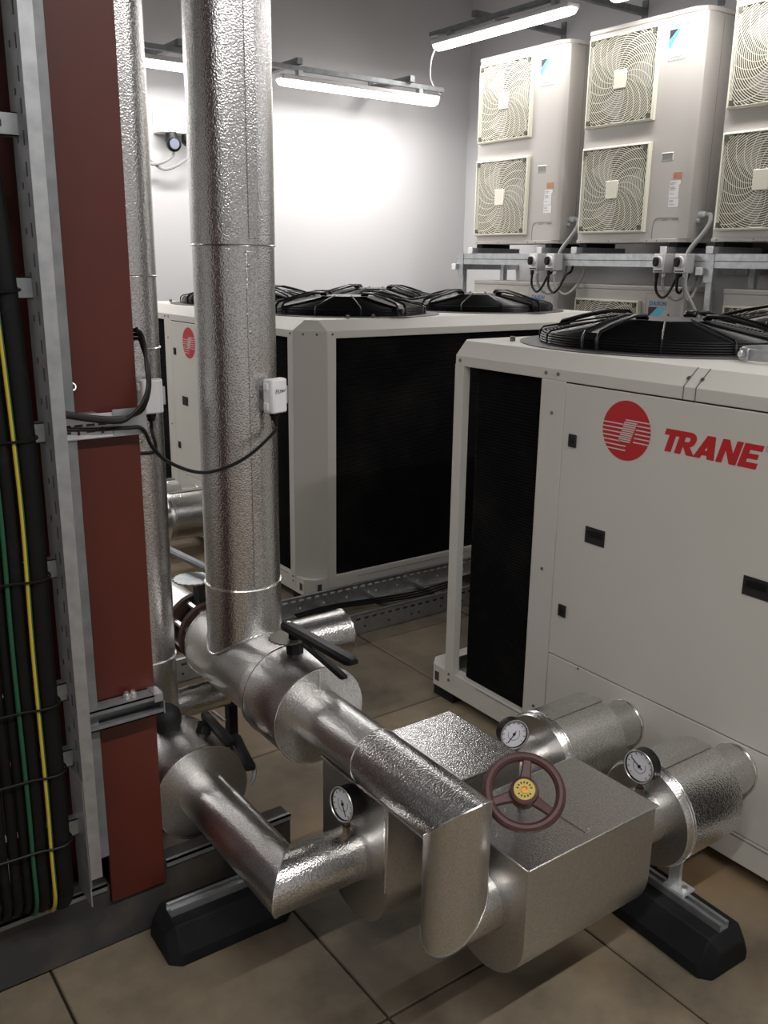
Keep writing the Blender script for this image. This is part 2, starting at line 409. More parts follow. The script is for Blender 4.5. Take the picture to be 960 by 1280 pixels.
# white box with sockets on the back wall
t = thing('socket_box', 'white electrical box with black round connectors on back wall', 'electrical box', (2.81, YB, 2.52))
obj('enclosure', MB().box(2.69, 3.02, YB-0.13, YB, 2.545, 2.70), 'plastic_white', t, bevel=0.008)
for i, x in enumerate((2.785, 2.905)):
    c = MB().lathe((x, YB-0.10, 2.545), (0, -0.25, -1), [(0, 0.04), (0.05, 0.046), (0.07, 0.03)], 16)
    cn = obj('connector', c, 'black_plastic', t)
    if i == 0:
        fc = MB().lathe((x, YB-0.125, 2.475), (0, -1, -0.1), [(0, 0.052), (0.02, 0.052), (0.024, 0.045)], 20)
        f_ = obj('socket', fc, 'black_plastic', t)
        obj('socket_face', MB().lathe((x, YB-0.15, 2.473), (0, -1, -0.1), [(0, 0.036), (0.004, 0.034)], 16), 'socket_grey', f_)
    pts = spline([(x+0.03*i, YB-0.10, 2.50), (x+0.0, YB-0.11, 2.40), (x-0.13-0.04*i, YB-0.09, 2.335-0.03*i), (x-0.30, YB-0.07, 2.38), (x-0.42, YB-0.05, 2.46)], 6)
    obj('lead', MB().tube(pts, 0.010, 6), 'cable_grey', t)
# ------------------------------------------------------------------ red column, cable ladder, cables
CX0, CX1, CYF, CYB = 0.598, 0.740, 1.968, 2.15
t = thing('steel_column', 'dark red painted steel column behind the cable ladder', 'column', (0.669, 2.06, 0.13))
obj('front_flange', MB().box(CX0, CX1, CYF, CYF+0.011, 0.13, ZC), 'red_paint', t, bevel=0.002)
obj('web', MB().box(0.665, 0.673, CYF+0.011, CYB-0.011, 0.13, ZC), 'red_paint', t, smooth=False)
obj('rear_flange', MB().box(0.40, CX1, CYB-0.011, CYB, 0.0, ZC), 'red_paint', t, bevel=0.002)
obj('foot', MB().box(0.61, 0.73, 2.04, CYB-0.011, 0.0, 0.13), 'red_paint', t, bevel=0.002)

LX = 0.515           # web of the ladder's side rail
LYF, LYB, LZ0 = 1.845, 1.945, 0.235
t = thing('cable_ladder', 'galvanised vertical cable ladder carrying the black cables', 'cable ladder', (LX, LYB, LZ0))
sr = MB().box(LX, LX+0.0022, LYF, LYB, LZ0+0.05, ZC-0.05)
rail = obj('side_rail', sr, 'galv_dull', t, smooth=False)
obj('rail_flange', MB().box(LX, LX+0.027, LYF-0.002, LYF, LZ0+0.075, ZC-0.05), 'galv', rail, smooth=False)
obj('rail_lip', MB().box(LX+0.0245, LX+0.027, LYF, LYF+0.016, LZ0+0.075, ZC-0.05), 'galv', rail, smooth=False)
obj('rail_flange', MB().box(LX, LX+0.077, LYB, LYB+0.002, LZ0+0.05, ZC-0.05), 'galv_dull', rail, smooth=False)
obj('splice_plate', MB().box(LX-0.002, LX+0.001, LYF+0.004, LYB-0.004, LZ0, LZ0+0.33), 'galv', rail, smooth=False)
sl = MB(); z = 0.36
while z < 2.5:
    sl.box(LX-0.0012, LX, LYF+0.022, LYF+0.027, z, z+0.026); z += 0.055
z = 0.33; 
while z < 2.5:
    sl.box(LX-0.0012, LX, LYF+0.058+0.006*math.sin(z*40), LYF+0.064+0.006*math.sin(z*40), z, z+0.012); z += 0.083
obj('rail_slots', sl, 'slot_dark', rail, smooth=False, kind='stuff')
ol = MB().box(-0.015, -0.013, LYF, LYB, LZ0, ZC-0.05).box(-0.045, -0.013, LYF-0.002, LYF, LZ0, ZC-0.05)
obj('side_rail', ol, 'galv_dull', t, smooth=False)
for z in (0.42, 0.60, 0.765, 1.055, 1.35, 1.64, 1.94, 2.24, 2.54, 2.84):
    r = MB().box(-0.013, LX, 1.905, 1.908, z-0.021, z+0.021).box(-0.013, LX, 1.905, 1.93, z+0.019, z+0.021).box(-0.013, LX, 1.905, 1.93, z-0.021, z-0.019)
    rg = obj('rung', r, 'galv', t, smooth=False)
    s = MB()
    for k in range(7):
        xx = LX-0.03-0.068*k; s.box(xx-0.022, xx, 1.9035, 1.905, z-0.006, z+0.006)
    obj('rung_slots', s, 'slot_dark', rg, smooth=False, kind='stuff')

def lean(x):
    return [(x-0.13, 4.5), (x-0.072, 2.6), (x-0.033, 2.0), (x-0.014, 1.73), (x, 1.25), (x-0.004, 0.9), (x-0.004, 0.55), (x-0.006, 0.38), (x-0.006, 0.31)]
def lean_at(z):
    return min(spline([(a, 0, b) for a, b in lean(0.0)], 12), key=lambda p: abs(p.z-z)).x
def cable(name, x, r, m, label, yc=None, group=None, stripe=None):
    """down the ladder at x, then back over the kerb and down behind it"""
    y = 1.903-r if yc is None else yc
    sp = spline([(a, y, b) for a, b in lean(x)], 6); xb = x-0.006
    R = 1.98-y; zb = 0.31-R; R2_ = zb-0.16
    sp += [Vector((xb, 1.98-R*math.cos(a), 0.31-R*math.sin(a))) for a in [PI/2*k/7 for k in range(1, 8)]]
    sp += [Vector((xb, 2.035+R2_*math.sin(a), 0.16+R2_*math.cos(a))) for a in [PI/2*k/6 for k in range(7)]]
    sp += [Vector((xb, 2.035+R2_, 0.08)), Vector((xb, 2.035+R2_, 0.004))]
    o = obj(name, MB().tube(sp, r, 12), m, base=(xb, 2.035+R2_, 0.004))
    tag(o, label, 'cable', group)
    if stripe:
        obj('stripe', MB().tube([Vector(p)+Vector((r*0.5, -r*0.35 if p.z > 0.3 else 0, 0)) for p in sp], r*0.62, 8), stripe, o)
    return o
G = 'thick black cables on the ladder'
LB = 'thick black power cable tied to the vertical cable ladder'
cable('power_cable', 0.4695, 0.0222, 'cable_black', 'thickest black power cable, next to the side rail of the ladder', group=G)
cable('power_cable', 0.4255, 0.0172, 'cable_black', 'thick black power cable on the ladder between the green and the yellow striped cable', group=G)
for xx, rr in ((0.394, 0.0118), (0.3695, 0.0118), (0.345, 0.0118), (0.316, 0.0155), (0.284, 0.0155)):
    cable('power_cable', xx, rr, 'cable_black', LB, group=G)
cable('earth_cable', 0.4450, 0.0044, 'cable_yellow', 'thin yellow and green earth cable running between the two thickest cables', yc=1.8655, stripe='cable_green')
cable('earth_cable', 0.4060, 0.0048, 'cable_green', 'green earth cable on the ladder without a yellow stripe', yc=1.8725)
for z in (0.42, 0.60, 0.765, 1.055, 1.35, 1.64, 1.94):
    xo = lean_at(z); mbt = MB()
    w1 = 0.492+xo
    path = [(xo+a_, b_, z-c_) for a_, b_, c_ in ((0.4875, 1.9025, 0), (0.4935, 1.893, 0.001), (0.4948, 1.8808, 0.002), (0.4900, 1.8664, 0.003), (0.4800, 1.8584, 0.004), (0.4695, 1.8557, 0.005), (0.4560, 1.8566, 0.005), (0.4450, 1.8580, 0.005), (0.4255, 1.8645, 0.005), (0.4060, 1.8648, 0.004), (0.3600, 1.8670, 0.004), (0.3160, 1.8690, 0.003), (0.2840, 1.8691, 0.002), (0.2725, 1.8740, 0.001), (0.2655, 1.8870, 0), (0.2690, 1.8990, 0), (0.2740, 1.9025, 0))]
    mbt.tube(spline(path, 3), 0.0028, 6)
    tag(obj('cable_tie', mbt, 'black_plastic', base=(w1, 1.905, z)), 'black cable tie strapped around the cables on the ladder', 'cable tie', 'cable ties on the ladder')

# perforated tray offcut and strut channel on the column's face
t = thing('tray_bracket', 'short perforated galvanised tray crossing the red column', 'bracket', (0.60, 1.945, 1.333))
bw = obj('web_plate', MB().box(0.552, 0.742, 1.944, 1.9465, 1.322, 1.374), 'galv_bright', t, smooth=False)
obj('lower_lip', MB().box(0.552, 0.742, 1.940, 1.9465, 1.3205, 1.3225), 'galv', bw, smooth=False)
obj('end_plate', MB().box(0.672, 0.748, 1.941, 1.944, 1.324, 1.380), 'galv', t, smooth=False)
obj('spacer', MB().box(0.60, 0.64, 1.9465, 1.968, 1.34, 1.375), 'galv_dull', t, smooth=False)
s = MB()
for k in range(5):
    x = 0.562+0.026*k
    if k % 2: s.box(x+0.006, x+0.011, 1.9432, 1.944, 1.330, 1.344)
    else: s.box(x, x+0.018, 1.9432, 1.944, 1.334, 1.339)
    if k < 4: s.box(x, x+0.018, 1.9432, 1.944, 1.348, 1.353)
obj('slots', s, 'red_paint', bw, smooth=False, kind='stuff')
t = thing('strut_channel', 'open galvanised strut channel bolted across the red column', 'bracket', (0.65, 1.966, 0.638))
c = MB().box(0.53, 0.742, 1.962, 1.9665, 0.638, 0.690).box(0.53, 0.742, 1.920, 1.9665, 0.6865, 0.690).box(0.53, 0.742, 1.920, 1.9665, 0.638, 0.6415)
c.box(0.53, 0.742, 1.920, 1.9225, 0.678, 0.690).box(0.53, 0.742, 1.920, 1.9225, 0.638, 0.650)
obj('channel', c, 'galv_dull', t, smooth=False)
obj('end_plate', MB().box(0.720, 0.7445, 1.9180, 1.9668, 0.672, 0.6915).box(0.742, 0.7450, 1.918, 1.9668, 0.638, 0.6915), 'galv', t, smooth=False)
for x in (0.662, 0.678):
    obj('nut', MB().lathe((x, 1.945, 0.690), (0, 0, 1), [(0, 0.0085), (0.010, 0.0085), (0.010, 0.005), (0.016, 0.005)], 6), 'zinc_bolt', t, smooth=False)
tag(obj('eye_hook', MB().torus((0.592, 1.952, 1.434), (0, -1, 0.4), 0.008, 0.002, 14, 6).tube([(0.596, 1.954, 1.428), (0.60, 1.969, 1.426)], 0.002, 6), 'zinc_bolt', base=(0.592, 1.952, 1.434)),
    'small steel eye hook on the red column above the perforated tray', 'hook')
# ------------------------------------------------------------------ insulated pipework
X1, Y1, Z1, R1 = 1.118, 1.262, 0.565, 0.070      # run that drops into the front valve box
ZL = 0.335                                        # its level into the chiller
X2, Y2, Z2, R2 = 0.886, 1.600, 0.300, 0.067
RY, RR = 2.225, 0.106                             # big riser
PY, PR = 2.385, 0.076                             # slim riser
def band(mb, c, ax, r, t=0.0032): return mb.torus(c, ax, r, t, 40, 6)

def seam_strip(x, y, r, nx, ny, z0, z1, w=0.028, rivets=(), m='foil', parent=None):
    n = Vector((nx, ny, 0)).normalized(); s = Vector((-n.y, n.x, 0)); c = Vector((x, y, (z0+z1)/2))+n*(r+0.0005)
    o = obj('seam_strip', MB().obox(c, s, n, (0, 0, 1), w/2, 0.0018, (z1-z0)/2), m, parent, bevel=0.001)
    for z in rivets:
        obj('rivet', MB().lathe(Vector((x, y, z))+n*(r+0.001)-s*(w/2-0.006), n, [(0, 0.0045), (0.003, 0.004), (0.0045, 0.001)], 8), 'foil_dull', o)

# --- big riser with its tee, branch collar and capped stub
t = thing('insulated_riser', 'wide embossed aluminium clad riser pipe rising from a tee', 'pipe', (X1, RY, Z1))
obj('cladding', MB().cyl((X1, RY, 0.816), (X1, RY, 1.734), RR, 56, cap0=False, cap1=False), 'foil', t)
obj('cladding', MB().cyl((X1, RY, 1.734), (X1, RY, ZC-0.002), RR+0.002, 56, cap0=False), 'foil', t)
obj('cladding', MB().cyl((X1, RY, Z1), (X1, RY, 0.816), RR+0.0015, 56), 'foil', t)
for z in (1.734, 0.816): obj('seam_band', band(MB(), (X1, RY, z), (0, 0, 1), RR+0.0015, 0.0026), 'foil_edge', t)
seam_strip(X1, RY, RR, -0.05, -0.99, 0.83, 1.72, rivets=[0.86+0.165*k for k in range(6)], parent=t)
seam_strip(X1, RY, RR+0.002, 0.02, -1, 1.75, 3.9, rivets=(), parent=t)
tee = obj('tee_cladding', MB().lathe((X1, 2.012, Z1), (0, 1, 0), [(0, RR+0.010), (0.383, RR+0.010), (0.400, RR+0.004), (0.418, 0.074), (0.441, 0.060)], 56), 'foil_fine', t)
obj('seam_band', band(MB(), (X1, 2.395, Z1), (0, 1, 0), RR+0.010, 0.0025), 'foil_edge', tee)
# bright bead where riser meets tee: the saddle curve of two cylinders
sad = []
for k in range(49):
    a = 2*PI*k/48; xx = (RR+0.002)*math.cos(a); yy = (RR+0.002)*math.sin(a)
    sad.append((X1+xx, RY+yy, Z1+math.sqrt(max((RR+0.012)**2-xx*xx, 0))))
obj('saddle_bead', MB().tube(sad, 0.0035, 6), 'foil', tee)
obj('stub', MB().cyl((X1, RY, 0.574), (1.462, RY, 0.574), R1, 44), 'foil', t)
obj('stub_band', band(MB(), (1.460, RY, 0.574), (1, 0, 0), R1, 0.0028), 'foil_edge', t)

# --- slim riser
t = thing('insulated_riser', 'slim aluminium clad riser pipe beside the red column', 'pipe', (X2, PY, Z2))
obj('cladding', MB().cyl((X2, PY, 1.655), (X2, PY, ZC-0.002), PR+0.001, 40, cap0=False), 'foil', t)
obj('cladding', MB().cyl((X2, PY, 0.58), (X2, PY, 1.655), PR, 40, cap0=False, cap1=False), 'foil', t)
obj('cladding', MB().cyl((X2, PY, 0.36), (X2, PY, 0.58), PR+0.003, 40, n0=(0, -1, 1), cap1=True, r1=PR+0.001), 'foil_fine', t)
for z in (1.655, 1.470, 0.58): obj('seam_band', band(MB(), (X2, PY, z), (0, 0, 1), PR+0.001, 0.0026), 'foil_edge', t)
seam_strip(X2, PY, PR, -0.5, -0.85, 0.6, 1.64, w=0.02, rivets=[0.75, 1.0, 1.25, 1.5], parent=t)
obj('elbow_cladding', MB().cyl((X2, 2.259, Z2), (X2, 2.47, Z2), PR+0.003, 40), 'foil_fine', t)
obj('stub', MB().cyl((X2, 2.40, 0.388), (1.30, 2.40, 0.388), 0.046, 36), 'foil', t)
obj('stub_clamp', MB().lathe((1.135, 2.40, 0.388), (1, 0, 0), [(0, 0.048), (0, 0.051), (0.03, 0.051), (0.03, 0.048)], 24).box(1.135, 1.165, 2.385, 2.415, 0.0, 0.345), 'black_plastic', t)
obj('upstand', MB().cyl((X2, PY, 0.0), (X2, PY, 0.26), 0.03, 16), 'galv_dull', t)

# --- insulated butterfly valves with levers
def valve_body(x, z, y0, y1, r, rp, label):
    t = thing('insulated_valve', label, 'valve', (x, (y0+y1)/2, z-r))
    b = MB().lathe((x, y0, z), (0, 1, 0), [(0, rp), (0, r-0.002), (0.003, r), (y1-y0-0.003, r), (y1-y0, r-0.004), (y1-y0, rp)], 64, False, False)
    obj('cladding', b, 'foil_fine', t, sharp=35)
    obj('rim_band', band(MB(), (x, y0+0.002, z), (0, 1, 0), r, 0.0028), 'foil_edge', t)
    obj('rim_band', band(MB(), (x, y1-0.03, z), (0, 1, 0), r, 0.0024), 'foil_edge', t)
    return t
V1R = 0.131
t = valve_body(X1, Z1, 1.812, 2.015, V1R, R1-0.002, 'large round aluminium clad valve with black lever below the wide riser')
obj('face_seam', MB().box(X1-0.003, X1+0.003, 1.8095, 1.812, Z1+R1, Z1+V1R-0.004), 'foil_edge', t, smooth=False)
obj('neck', MB().lathe((X1+0.002, 1.940, Z1+V1R-0.01), (0, 0, 1), [(0, 0.024), (0.045, 0.024), (0.045, 0.017), (0.066, 0.017)], 8), 'black_plastic', t, smooth=False)
pl = MB(); poly = []
for k in range(40):
    a = 2*PI*k/40; rr = 0.050 if (k % 2 == 0) else 0.045
    poly.append((rr*math.cos(a), rr*math.sin(a)))
pl.prism(poly, (X1-0.012, 1.955, Z1+V1R+0.036), (1, 0, 0), (0, 1, 0), (0, 0, 0.004))
obj('notch_plate', pl, 'screw', t, smooth=False)
LZv = 0.760
def lever(mb, a, b, w0, w1, h0, h1):
    a = Vector(a); b = Vector(b); d = (b-a).normalized(); s = d.cross(Vector((0, 0, 1))).normalized(); u = s.cross(d)
    def sec(p, w, h): return [p+s*w-u*h*0.6, p+s*w+u*h*0.4, p+s*w*0.6+u*h, p-s*w*0.6+u*h, p-s*w+u*h*0.4, p-s*w-u*h*0.6]
    return mb.loft([sec(a, w0*0.8, h0*0.8), sec(a.lerp(b, 0.05), w0, h0), sec(a.lerp(b, 0.35), (w0+w1)/2*0.95, h0), sec(a.lerp(b, 0.62), w1, h1), sec(a.lerp(b, 0.95), w1*1.05, h1), sec(b, w1*0.7, h1*0.7)])
obj('lever', lever(MB(), (1.100, 1.955, LZv+0.012), (1.108, 1.640, LZv+0.022), 0.016, 0.0165, 0.013, 0.012), 'black_plastic', t)
obj('trigger', lever(MB(), (1.102, 1.86, LZv-0.006), (1.104, 1.672, LZv-0.030), 0.009, 0.010, 0.008, 0.006), 'black_plastic', t)
obj('lever_bolt', MB().lathe((1.101, 1.935, LZv+0.022), (0, 0, 1), [(0, 0.006), (0.006, 0.006)], 6), 'zinc_bolt', t, smooth=False)

V2R = 0.134
t = valve_body(X2, Z2, 2.045, 2.262, V2R, R2-0.002, 'round aluminium clad valve beside the foot of the red column')
obj('neck', MB().lathe((0.930, 2.14, 0.405), (0.35, 0, 1), [(0, 0.022), (0.045, 0.022)], 8), 'black_plastic', t, smooth=False)
obj('lever', lever(MB(), (0.955, 2.165, 0.462), (0.948, 1.98, 0.456), 0.014, 0.015, 0.011, 0.011), 'black_plastic', t)
obj('lever', lever(MB(), (0.975, 2.02, 0.452), (0.948, 1.872, 0.438), 0.016, 0.013, 0.012, 0.012), 'black_plastic', t)
obj('lever_tag', MB().obox((0.975, 2.115, 0.473), (0.05, -1, 0), (1, 0.05, 0), (0, 0, 1), 0.034, 0.004, 0.003), 'zinc_bolt', t, smooth=False)
obj('lever_guard', MB().tube(spline([(0.955, 1.925, 0.44), (0.965, 1.895, 0.435), (0.962, 1.885, 0.405), (0.955, 1.895, 0.38)], 4), 0.006, 6), 'galv_dull', t)
obj('rubber_cap', MB().lathe((0.862, 2.215, 0.425), (0, 0, 1), [(0, 0.034), (0.018, 0.041), (0.036, 0.042), (0.055, 0.036), (0.068, 0.022), (0.074, 0.003)], 28), 'black_matt', t)

# --- pipe runs with mitred elbows
N_A = Vector((0, -1, 0)); 
t = thing('insulated_pipe', 'aluminium clad pipe from lever valve turning down by a mitred elbow', 'pipe', (X1, Y1, ZL))
m1 = (0, 1, 1)     # bisecting plane between the run along y and the drop
obj('run_section', MB().cyl((X1, 1.8125, Z1), (X1, 1.562, Z1), R1, 48), 'foil_fine', t)
obj('run_section', MB().cyl((X1, 1.562, Z1), (X1, Y1, Z1), R1+0.0015, 48, n1=m1), 'foil', t)
obj('drop_section', MB().cyl((X1, Y1, Z1), (X1, Y1, ZL), R1+0.0015, 48, n0=m1, n1=(1, 0, -1)), 'foil_smooth', t)
obj('lower_section', MB().cyl((X1, Y1, ZL), (1.212, Y1, ZL), R1+0.0015, 48, n0=(1, 0, -1)), 'foil_fine', t)
obj('seam_band', band(MB(), (X1, 1.562, Z1), (0, 1, 0), R1+0.001, 0.0024), 'foil_edge', t)
def mitre_bead(p, ax, r, nrm, m='foil_edge', part='mitre_bead', rr=0.0022):
    c = MB(); pts = c.ring(Vector(p), ax, r, 48, nrm); pts.append(pts[0]); return obj(part, MB().tube(pts, rr, 5), m, t)
mitre_bead((X1, Y1, Z1), (0, -1, 0), R1+0.0015, m1)
mitre_bead((X1, Y1, ZL), (0, 0, -1), R1+0.0015, (1, 0, -1))
obj('lap_seam', MB().obox((X1-0.052, 1.41, Z1-0.053), (0, 1, 0), (1, 0, -1), (1, 0, 1), 0.145, 0.006, 0.0022), 'foil_edge', t)

t = thing('insulated_pipe', 'aluminium clad pipe with sideways mitred elbow from the valve by the column', 'pipe', (X2, Y2, Z2))
m2 = (1, -1, 0)
obj('run_section', MB().cyl((X2, 2.0455, Z2), (X2, Y2, Z2), R2, 48, n1=m2), 'foil_fine', t)
obj('side_section', MB().cyl((X2, Y2, Z2), (1.088, Y2, Z2), R2, 48, n0=m2), 'foil', t)
mitre_bead((X2, Y2, Z2), (0, -1, 0), R2, m2)
obj('lap_seam', MB().obox((X2+0.040, 1.84, Z2+0.0555), (0, 1, 0), (1, 0, -0.7), (0.7, 0, 1), 0.17, 0.006, 0.002), 'foil_edge', t)

# --- valve boxes: flat lid, U shaped underside
def ubox(name, label, x0, x1, yc, w, zc, zt, lid='foil_fine'):
    t = thing(name, label, 'insulation box', ((x0+x1)/2, yc, zc-w))
    poly = [(yc-w, zt), (yc-w, zc)]+[(yc-w*math.cos(PI*k/20), zc-w*math.sin(PI*k/20)) for k in range(1, 20)]+[(yc+w, zc), (yc+w, zt)]
    s = MB().prism(poly, (x0, 0, 0), (0, 1, 0), (0, 0, 1), (x1-x0, 0, 0))
    obj('shell', s, 'foil_smooth', t, sharp=35)
    obj('lid', MB().box(x0-0.003, x1+0.003, yc-w-0.003, yc+w+0.003, zt, zt+0.004), lid, t, smooth=False)
    e = MB()
    for a, b in (((x0-0.003, yc-w-0.003), (x1+0.003, yc-w-0.003)), ((x0-0.003, yc+w+0.003), (x1+0.003, yc+w+0.003)), ((x0-0.003, yc-w-0.003), (x0-0.003, yc+w+0.003)), ((x1+0.003, yc-w-0.003), (x1+0.003, yc+w+0.003))):
        e.tube([(a[0], a[1], zt+0.002), (b[0], b[1], zt+0.002)], 0.0026, 6)
    obj('edge_bead', e, 'foil_edge', t)
    return t
B1 = ubox('valve_box', 'aluminium clad valve box with red handwheel on its lid', 1.206, 1.620, Y1, 0.129, 0.288, 0.478)
obj('lid_seam', MB().box(1.400, 1.412, Y1-0.11, Y1+0.131, 0.482, 0.4845), 'foil_fine', B1, smooth=False)
for y in (1.16, 1.25, 1.33): obj('rivet', MB().lathe((1.418, y, 0.4825), (0, 0, 1), [(0, 0.004), (0.003, 0.002)], 6), 'foil_dull', B1)
obj('inlet_collar', MB().lathe((1.203, Y1, ZL), (1, 0, 0), [(-0.004, R1+0.004), (0.004, R1+0.004)], 40), 'foil_dull', B1)
# handwheel
WC = Vector((1.290, 1.240, 0.580)); WN = Vector((-0.42, -0.45, 0.79)).normalized(); wu, ww = frame(WN)
wheel = obj('handwheel', MB().torus(WC, WN, 0.0800, 0.0112, 48, 10), 'wheel_paint', B1, label='dark red cast handwheel')
upc = (-_d - WN*(-_d).dot(WN)).normalized(); sdc = WN.cross(upc)
for ang in (8, 128, 250):
    a = math.radians(ang); dv = upc*math.cos(a)-sdc*math.sin(a)
    sv = WN.cross(dv)
    sp = MB().loft([[WC+dv*r0+sv*(w*i)+WN*(h+0.006*j) for i, j in ((-1, -1), (1, -1), (1, 1), (-1, 1))] for r0, w, h in ((0.018, 0.0145, -0.006), (0.050, 0.0105, -0.003), (0.079, 0.0095, 0.0))])
    obj('spoke', sp, 'wheel_paint', wheel, bevel=0.003)
obj('hub', MB().lathe(WC-WN*0.052, WN, [(0, 0.016), (0.006, 0.024), (0.025, 0.030), (0.050, 0.033), (0.062, 0.031), (0.066, 0.024)], 32), 'wheel_paint', wheel)
bd = obj('badge', MB().lathe(WC+WN*0.0142, WN, [(0, 0.0235), (0.0015, 0.0235), (0.0015, 0.009), (0, 0.009)], 32), 'label_yellow', wheel)
obj('hub_nut', MB().lathe(WC+WN*0.0142, WN, [(0, 0.009), (0.003, 0.009), (0.003, 0.006), (0.001, 0.005)], 16), 'brass', wheel)
obj('valve_stem', MB().cyl(WC-WN*0.115, WC-WN*0.03, 0.010, 16), 'galv_dull', B1)
bt = MB()
for k in range(14):
    a = 2*PI*k/14
    if k in (4, 10): continue
    dv = upc*math.cos(a)+sdc*math.sin(a); sv = WN.cross(dv)
    bt.obox(WC+WN*0.0160+dv*0.0155, dv, sv, WN, 0.0022, 0.0016, 0.0004)
obj('badge_print', bt, 'print_black', wheel, smooth=False)

B2 = ubox('valve_box', 'aluminium clad valve box under the downturned pipe, no handwheel', 1.085, 1.500, 1.604, 0.141, 0.262, 0.488, 'foil')
obj('lid_fold', MB().box(1.290, 1.304, 1.604-0.141, 1.604+0.141, 0.492, 0.4955), 'foil_fine', B2, bevel=0.0015)
obj('end_seam', MB().box(1.082, 1.0855, 1.470, 1.476, 0.26, 0.488), 'foil_edge', B2, smooth=False)
obj('inlet_collar', MB().lathe((1.083, Y2, Z2), (1, 0, 0), [(-0.004, R2+0.004), (0.003, R2+0.004)], 40), 'foil_dull', B2)

# --- clad couplings into the chillers
def coupling(x_in, x_body, x_end, x_face, y, z, rb, rp, label, ribs=True):
    t = thing('insulated_coupling', label, 'pipe coupling', (x_body, y, z-rb))
    obj('neck', MB().cyl((x_in, y, z), (x_body, y, z), rp, 40), 'foil_fine', t)
    obj('cone', MB().lathe((x_body-0.018, y, z), (1, 0, 0), [(0, rp-0.002), (0.002, rb-0.005), (0.006, rb-0.002), (0.018, rb)], 56, False, False), 'foil_fine', t)
    obj('body', MB().lathe((x_body, y, z), (1, 0, 0), [(0, rp), (0, rb), (x_end-x_body-0.006, rb), (x_end-x_body, rb-0.006), (x_end-x_body, rp)], 64, False, False), 'foil', t)
    obj('rim_band', band(MB(), (x_body+0.003, y, z), (1, 0, 0), rb, 0.003), 'foil_edge', t)
    obj('rim_band', band(MB(), (x_body+0.012, y, z), (1, 0, 0), rb, 0.0022), 'foil_edge', t)
    obj('end_sleeve', MB().cyl((x_end-0.001, y, z), (x_face, y, z), rp, 40), 'foil_fine', t)
    obj('sleeve_band', band(MB(), (x_face-0.012, y, z), (1, 0, 0), rp, 0.003), 'foil_edge', t)
    obj('lap_seam', MB().obox(((x_body+x_end)/2, y-0.02, z+rb-0.0005), (1, 0, 0), (0, 1, 0), (0, 0, 1), (x_end-x_body)/2-0.01, 0.012, 0.0018), 'foil_fine', t)
    return t
XF2 = 2.155
coupling(1.618, 1.770, 1.985, XF2, 1.262, 0.335, 0.139, 0.071, 'drum shaped aluminium clad coupling after the box with the handwheel')
coupling(1.498, 1.770, 2.000, XF2, 1.648, 0.305, 0.135, 0.071, 'drum shaped aluminium clad coupling after the box without a handwheel')

# --- pressure gauges
def gauge(c, nrm, foot, label, needle=200, r=0.042):
    c = Vector(c); n = Vector(nrm).normalized(); foot = Vector(foot)
    t = thing('pressure_gauge', label, 'gauge', foot)
    u = (Vector((0, 0, 1))-n*n.z).normalized(); s = u.cross(n)
    obj('case', MB().lathe(c-n*0.030, n, [(0, r*0.92), (0.004, r), (0.030, r), (0.034, r+0.002), (0.038, r+0.002), (0.038, r-0.004), (0.032, r-0.005)], 36, True, False), 'black_plastic', t)
    obj('bezel', MB().torus(c+n*0.008, n, r-0.001, 0.0022, 36, 6), 'zinc_bolt', t)
    dl = obj('dial', MB().lathe(c+n*0.001, n, [(0, r-0.004), (0.002, r-0.004)], 32), 'dial', t)
    marks = MB()
    for k in range(11):
        a = math.radians(-135+27*k); dv = u*math.cos(a)+s*math.sin(a); sv = n.cross(dv)
        marks.obox(c+n*0.0034+dv*(r-0.010), dv, sv, n, 0.003, 0.0008, 0.0003)
    marks.torus(c+n*0.0032, n, r*0.42, 0.0007, 20, 4, math.radians(60), math.radians(300))
    obj('dial_marks', marks, 'print_black', dl, smooth=False)
    a = math.radians(needle); dv = u*math.cos(a)+s*math.sin(a); sv = n.cross(dv)
    obj('needle', MB().obox(c+n*0.0045+dv*0.010, dv, sv, n, 0.020, 0.0011, 0.0005).lathe(c+n*0.003, n, [(0, 0.004), (0.003, 0.004)], 10), 'print_black', dl, smooth=False)
    b = c-u*(r-0.002)-n*0.012
    obj('stem', MB().cyl(foot, foot.lerp(b, 0.55), 0.0105, 6).cyl(foot.lerp(b, 0.55), b, 0.0065, 12), 'brass_dull', t, smooth=False)
    return t
gauge((1.044, 1.586, 0.455), (-1.0, -0.10, 0.10), (1.056, 1.592, 0.364), 'pressure gauge on the pipe with the sideways elbow', 150)
gauge((1.708, 1.252, 0.495), (-1.0, -0.08, 0.10), (1.720, 1.256, 0.402), 'pressure gauge next to the box with the red handwheel', 300)
gauge((1.650, 1.640, 0.424), (-0.35, -1.0, 0.15), (1.655, 1.655, 0.374), 'pressure gauge behind the box without a handwheel', 220)

